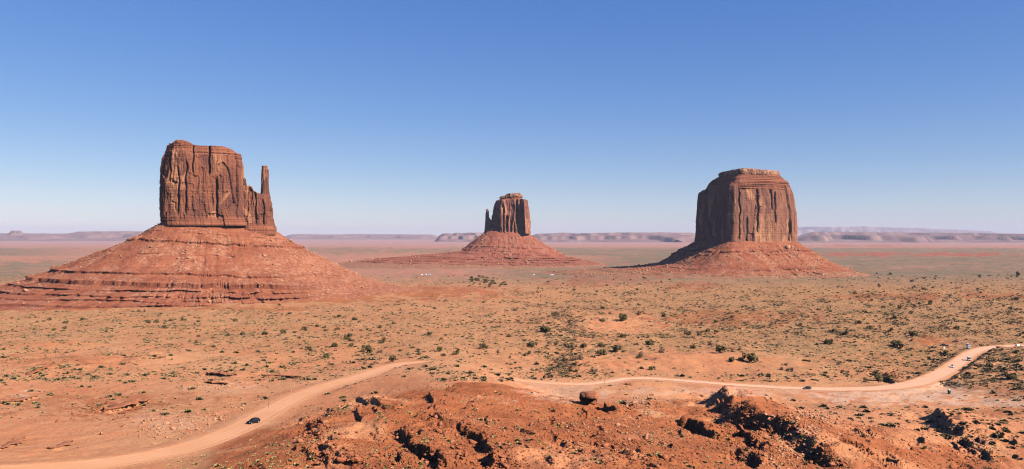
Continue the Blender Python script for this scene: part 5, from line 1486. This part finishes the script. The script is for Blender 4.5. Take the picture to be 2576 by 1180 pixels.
R = math.radians
vehicle('car', 637, 1065, R(236), 'black car driving towards the viewer on the left-hand dirt road', 'suv', PAINT_BLACK)
vehicle('car', 2030, 979, R(183), 'dark sport utility car seen side-on on the middle of the right-hand dirt road', 'suv', PAINT_NAVY)
vehicle('car', 2395, 924, R(236), 'white car with a roof box coming down the wide road at the right', 'suv', PAINT_WHITE, True)
vehicle('camper', 2437, 907, R(250), 'white camper truck with a boxy body on the wide road behind the white car', 'rv', PAINT_CREAM)
vehicle('pickup_truck', 2435, 877, R(262), 'cream pickup truck at the road junction beside the sandy parking area', 'pickup', PAINT_CREAM)
vehicle('van', 2435, 871, R(262), 'white van parked directly behind the cream pickup at the junction', 'van', PAINT_WHITE)
vehicle('car', 2371, 870, R(174), 'dark blue car parked in the sandy parking area behind the white board', 'suv', PAINT_NAVY)
vehicle('car', 2349, 875, R(15), 'low black car parked at the near left edge of the sandy parking area', 'car', PAINT_BLACK)
vehicle('pickup_truck', 2403, 861, R(5), 'maroon pickup parked at the back of the sandy parking area', 'pickup', PAINT_MAROON)
vehicle('car', 2560, 871, R(8), 'silver car half hidden by shrubs at the right edge of the road', 'car', PAINT_SILVER)

# ------------------------------------------------------------------ small things by the road
WOOD = plain('weathered_wood', (0.23, 0.16, 0.11), 0.85, 0.1)
GREEN = plain('dark_green_plastic', (0.018, 0.062, 0.055), 0.5, 0.3)
WHITE = plain('white_plastic', (0.66, 0.66, 0.64), 0.5, 0.3)
GREY = plain('grey_sheet_metal', (0.42, 0.43, 0.45), 0.5, 0.4)
BLUE = plain('blue_grey_tarpaulin', (0.28, 0.30, 0.38), 0.7, 0.2)

def stand(name, px, py, label, cat, rz=0.0):
    p = F1.hit([px], [py])[0]
    o = empty(name, (p[0], p[1], p[2] - 0.02), rz); tag(o, label, cat); return o

t = stand('portable_toilet', 2387, 990, 'dark green portable toilet with a white roof beside the road bend at the right', 'portable toilet', R(25))
part('cabin', t, GREEN, lambda bm: bx(bm, (-0.6, -0.6, 0.12), (0.6, 0.6, 2.15)), 0.03)
part('base', t, TRIM, lambda bm: bx(bm, (-0.64, -0.62, 0.0), (0.64, 0.62, 0.118)))
def roof_(bm):
    v = [bm.verts.new(c) for c in ((-.66, -.66, 2.152), (.66, -.66, 2.152), (.66, .66, 2.152), (-.66, .66, 2.152), (-.66, -.66, 2.25), (.66, -.66, 2.25), (.66, .66, 2.25), (-.66, .66, 2.25), (-.66, 0, 2.45), (.66, 0, 2.45))]
    for f in ((0, 3, 2, 1), (0, 1, 5, 4), (2, 3, 7, 6), (4, 5, 9, 8), (6, 7, 8, 9), (1, 2, 6, 9, 5), (3, 0, 4, 8, 7)): bm.faces.new([v[i] for i in f])
part('roof', t, WHITE, roof_)
d_ = part('door', t, GREEN, lambda bm: bx(bm, (-0.42, -0.635, 0.2), (0.42, -0.602, 2.0)), 0.008)
part('handle', d_, WHITE, lambda bm: bx(bm, (0.26, -0.67, 1.0), (0.34, -0.637, 1.16)))
part('vent_pipe', t, WHITE, lambda bm: tube(bm, [(0.45, 0.4, 2.2), (0.45, 0.4, 2.75)], [0.055, 0.055], 8))

for (px, py, h, lab) in ((675.5, 1027, 2.2, 'thin dark roadside post on the far edge of the left road above the black car'), (1520, 967, 2.6, 'thin dark roadside post at the start of the pale right-hand road')):
    p = F1.hit([px], [py])[0]
    bm = bmesh.new(); tube(bm, [(0, 0, -0.3), (0.02, 0, h * 0.5), (0.0, 0.01, h)], [0.09, 0.085, 0.07], 8)
    bx(bm, (-0.16, -0.1, h * 0.72), (0.16, -0.06, h * 0.98))
    o = link('marker_post', mesh_bm('marker_post', bm, WOOD)); o.location = p; tag(o, lab, 'post')

t = stand('notice_board', 2374.5, 879, 'white upright notice board standing in front of the dark blue parked car', 'sign', R(8))
part('panel', t, WHITE, lambda bm: bx(bm, (-0.7, -0.05, 0.5), (0.7, 0.05, 2.3)), 0.02)
for s in (-0.6, 0.6):
    part('post', t, WOOD, lambda bm: tube(bm, [(s, 0.11, -0.3), (s, 0.11, 2.6)], [0.06, 0.06], 8))

def table(px, py, label):
    t = stand('vendor_table', px, py, label, 'table', R(10))
    part('table_top', t, BLUE, lambda bm: bx(bm, (-1.6, -0.5, 0.72), (1.6, 0.5, 0.78)), 0.01)
    for a in (-1.45, 1.45):
        for b in (-0.4, 0.4):
            part('leg', t, WOOD, lambda bm: bx(bm, (a - 0.04, b - 0.04, 0), (a + 0.04, b + 0.04, 0.718)))
table(2389, 871.5, 'blue-grey topped table between the dark blue car and the cream pickup')

t = stand('wooden_shelter', 2421, 868, 'open wooden pole shelter beside the white van at the junction', 'shelter', R(12))
for a in (-2.0, 2.0):
    for b in (-1.2, 1.2):
        part('pole', t, WOOD, lambda bm: tube(bm, [(a, b, -0.3), (a, b, 2.3)], [0.08, 0.07], 7))
part('roof', t, WOOD, lambda bm: [bx(bm, (-2.3, -1.5 + k * 0.32, 2.32 + 0.003 * (k % 2)), (2.3, -1.22 + k * 0.32, 2.40 + 0.003 * (k % 2))) for k in range(9)])

bm = bmesh.new(); tube(bm, [(-4.2, 0, 0.2), (-2, 0.2, 0.26), (0.5, 0.15, 0.24), (4.0, -0.2, 0.2)], [0.16, 0.2, 0.19, 0.12], 9)
p = F1.hit([2368.5], [861])[0]
o = link('pale_log', mesh_bm('pale_log', bm, plain('bleached_log', (0.62, 0.5, 0.4), 0.8, 0.1))); o.location = p; tag(o, 'bleached log lying at the back of the sandy parking area', 'log')

# people: one continuous skinned body each, hair and clothes as parts
SKIN = plain('skin', (0.42, 0.24, 0.16), 0.6, 0.2)
HAIR = plain('dark_hair', (0.03, 0.02, 0.016), 0.7, 0.2)
DENIM = plain('dark_trousers', (0.05, 0.06, 0.09), 0.9, 0.1)
def skin_mesh(name, verts, edges, radii, mat, parent, lv=2):
    me = bpy.data.meshes.new(name); me.from_pydata(verts, edges, []); me.materials.append(mat)
    o = link(name, me, None, parent)
    mod = o.modifiers.new('skin', 'SKIN'); mod.use_smooth_shade = True
    for i, rr in enumerate(radii): me.skin_vertices[0].data[i].radius = (rr, rr)
    me.skin_vertices[0].data[0].use_root = True
    s = o.modifiers.new('sub', 'SUBSURF'); s.levels = lv; s.render_levels = lv
    return o
def person(px, py, label, shirt, rz):
    t = stand('person', px, py, label, 'person', rz)
    v = [(0, 0, .95), (0, 0, 1.15), (0, 0.01, 1.38), (0, 0.02, 1.48), (0, 0.0, 1.56), (0, -0.01, 1.66),
         (.1, 0, .88), (.11, -.03, .5), (.12, .03, .09), (.13, -.12, .05), (-.1, 0, .88), (-.12, .05, .5), (-.13, .12, .09), (-.14, -.02, .05),
         (.18, .01, 1.38), (.25, .03, 1.1), (.27, -.06, .87), (.27, -.1, .78), (-.18, .01, 1.38), (-.26, 0, 1.1), (-.27, -.1, .88), (-.27, -.14, .79)]
    e = [(0, 1), (1, 2), (2, 3), (3, 4), (4, 5), (0, 6), (6, 7), (7, 8), (8, 9), (0, 10), (10, 11), (11, 12), (12, 13), (2, 14), (14, 15), (15, 16), (16, 17), (2, 18), (18, 19), (19, 20), (20, 21)]
    rad = [.14, .13, .14, .055, .085, .08, .09, .06, .045, .04, .09, .06, .045, .04, .06, .045, .035, .035, .06, .045, .035, .035]
    skin_mesh('body', v, e, rad, SKIN, t)
    skin_mesh('shirt', [(0, 0, .93), (0, 0, 1.15), (0, 0.01, 1.38), (.19, .01, 1.38), (.25, .03, 1.12), (-.19, .01, 1.38), (-.26, 0, 1.12)], [(0, 1), (1, 2), (2, 3), (3, 4), (2, 5), (5, 6)], [.165, .16, .16, .078, .06, .078, .06], shirt, t)
    skin_mesh('trousers', [(0, 0, .95), (.1, 0, .86), (.11, -.03, .5), (.12, .03, .12), (-.1, 0, .86), (-.12, .05, .5), (-.13, .12, .12)], [(0, 1), (1, 2), (2, 3), (0, 4), (4, 5), (5, 6)], [.15, .11, .08, .065, .11, .08, .065], DENIM, t)
    skin_mesh('hair', [(0, 0.03, 1.60), (0, 0.015, 1.69)], [(0, 1)], [.085, .088], HAIR, t)
person(2334, 873, 'person in a white shirt standing alone left of the parked cars', WHITE, R(40))
person(2362, 856.5, 'person in a pale pink top at the top of the sandy parking area', plain('pale_pink_cloth', (0.62, 0.38, 0.36), 0.9, 0.1), R(200))
person(2286, 872, 'person in a pale yellow shirt at the dark left end of the sandy mound', plain('pale_yellow_cloth', (0.62, 0.55, 0.38), 0.9, 0.1), R(-30))

# far homestead in front of the central butte
def house(px, py, w, d, h, roofm, label, rz, wallm=None):
    wallm = wallm or plain('pale_house_wall', (0.50, 0.48, 0.45), 0.7, 0.2)
    t = stand('farm_house', px, py, label, 'house', rz)
    part('wall', t, wallm, lambda bm: bx(bm, (-w / 2, -d / 2, -0.5), (w / 2, d / 2, h)))
    def rf(bm):
        v = [bm.verts.new(c) for c in ((-w / 2 - .4, -d / 2 - .4, h + .003), (w / 2 + .4, -d / 2 - .4, h + .003), (w / 2 + .4, d / 2 + .4, h + .003), (-w / 2 - .4, d / 2 + .4, h + .003), (-w / 2 - .4, 0, h + 1.6), (w / 2 + .4, 0, h + 1.6))]
        for f in ((0, 3, 2, 1), (0, 1, 5, 4), (2, 3, 4, 5), (1, 2, 5), (3, 0, 4)): bm.faces.new([v[i] for i in f])
    part('roof', t, roofm, rf)
    part('door', t, TRIM, lambda bm: bx(bm, (-0.5, -d / 2 - .05, 0), (0.5, -d / 2 - .003, 2.1)))
    for s in (-w * .3, w * .3):
        part('window', t, GLASS, lambda bm: bx(bm, (s - .6, -d / 2 - .04, 1.0), (s + .6, -d / 2 - .003, 2.1)))
house(1061, 693.5, 3.2, 3, 2.3, WHITE, 'white hut at the left end of the far homestead below the central butte', R(5))
house(1080, 692.5, 6, 3.4, 2.2, GREY, 'long pale house with a grey roof in the middle of the far homestead', R(-6))
house(1072, 693, 2.6, 2.2, 2.2, WHITE, 'smallest white shed between the hut and the long house of the far homestead', R(10))
house(1343, 693, 2.8, 2.6, 2.2, WHITE, 'lone white hut on the plain beyond the wash thicket', R(0))
house(1388, 694, 9, 5, 2.2, GREY, 'low grey-roofed house right of the wash thicket', R(4), plain('grey_plank_wall', (0.34, 0.32, 0.31), 0.8, 0.1))

# ------------------------------------------------------------------ air
bm = bmesh.new(); bx(bm, (-70000, -3000, -175), (70000, 66000, 520))
hz = mesh_bm('haze', bm, bpy.data.materials.new('haze_air'))
hm = hz.materials[0]; hm.use_nodes = True
for n_ in list(hm.node_tree.nodes):
    if n_.type != 'OUTPUT_MATERIAL': hm.node_tree.nodes.remove(n_)
pv = hm.node_tree.nodes.new('ShaderNodeVolumePrincipled')
pv.inputs['Color'].default_value = (0.70, 0.70, 0.88, 1)
pv.inputs['Density'].default_value = 1.7e-5
pv.inputs['Anisotropy'].default_value = 0.0
out = [n_ for n_ in hm.node_tree.nodes if n_.type == 'OUTPUT_MATERIAL'][0]
hm.node_tree.links.new(pv.outputs[0], out.inputs['Volume'])
ho = link('haze', hz); tag(ho, kind='stuff')
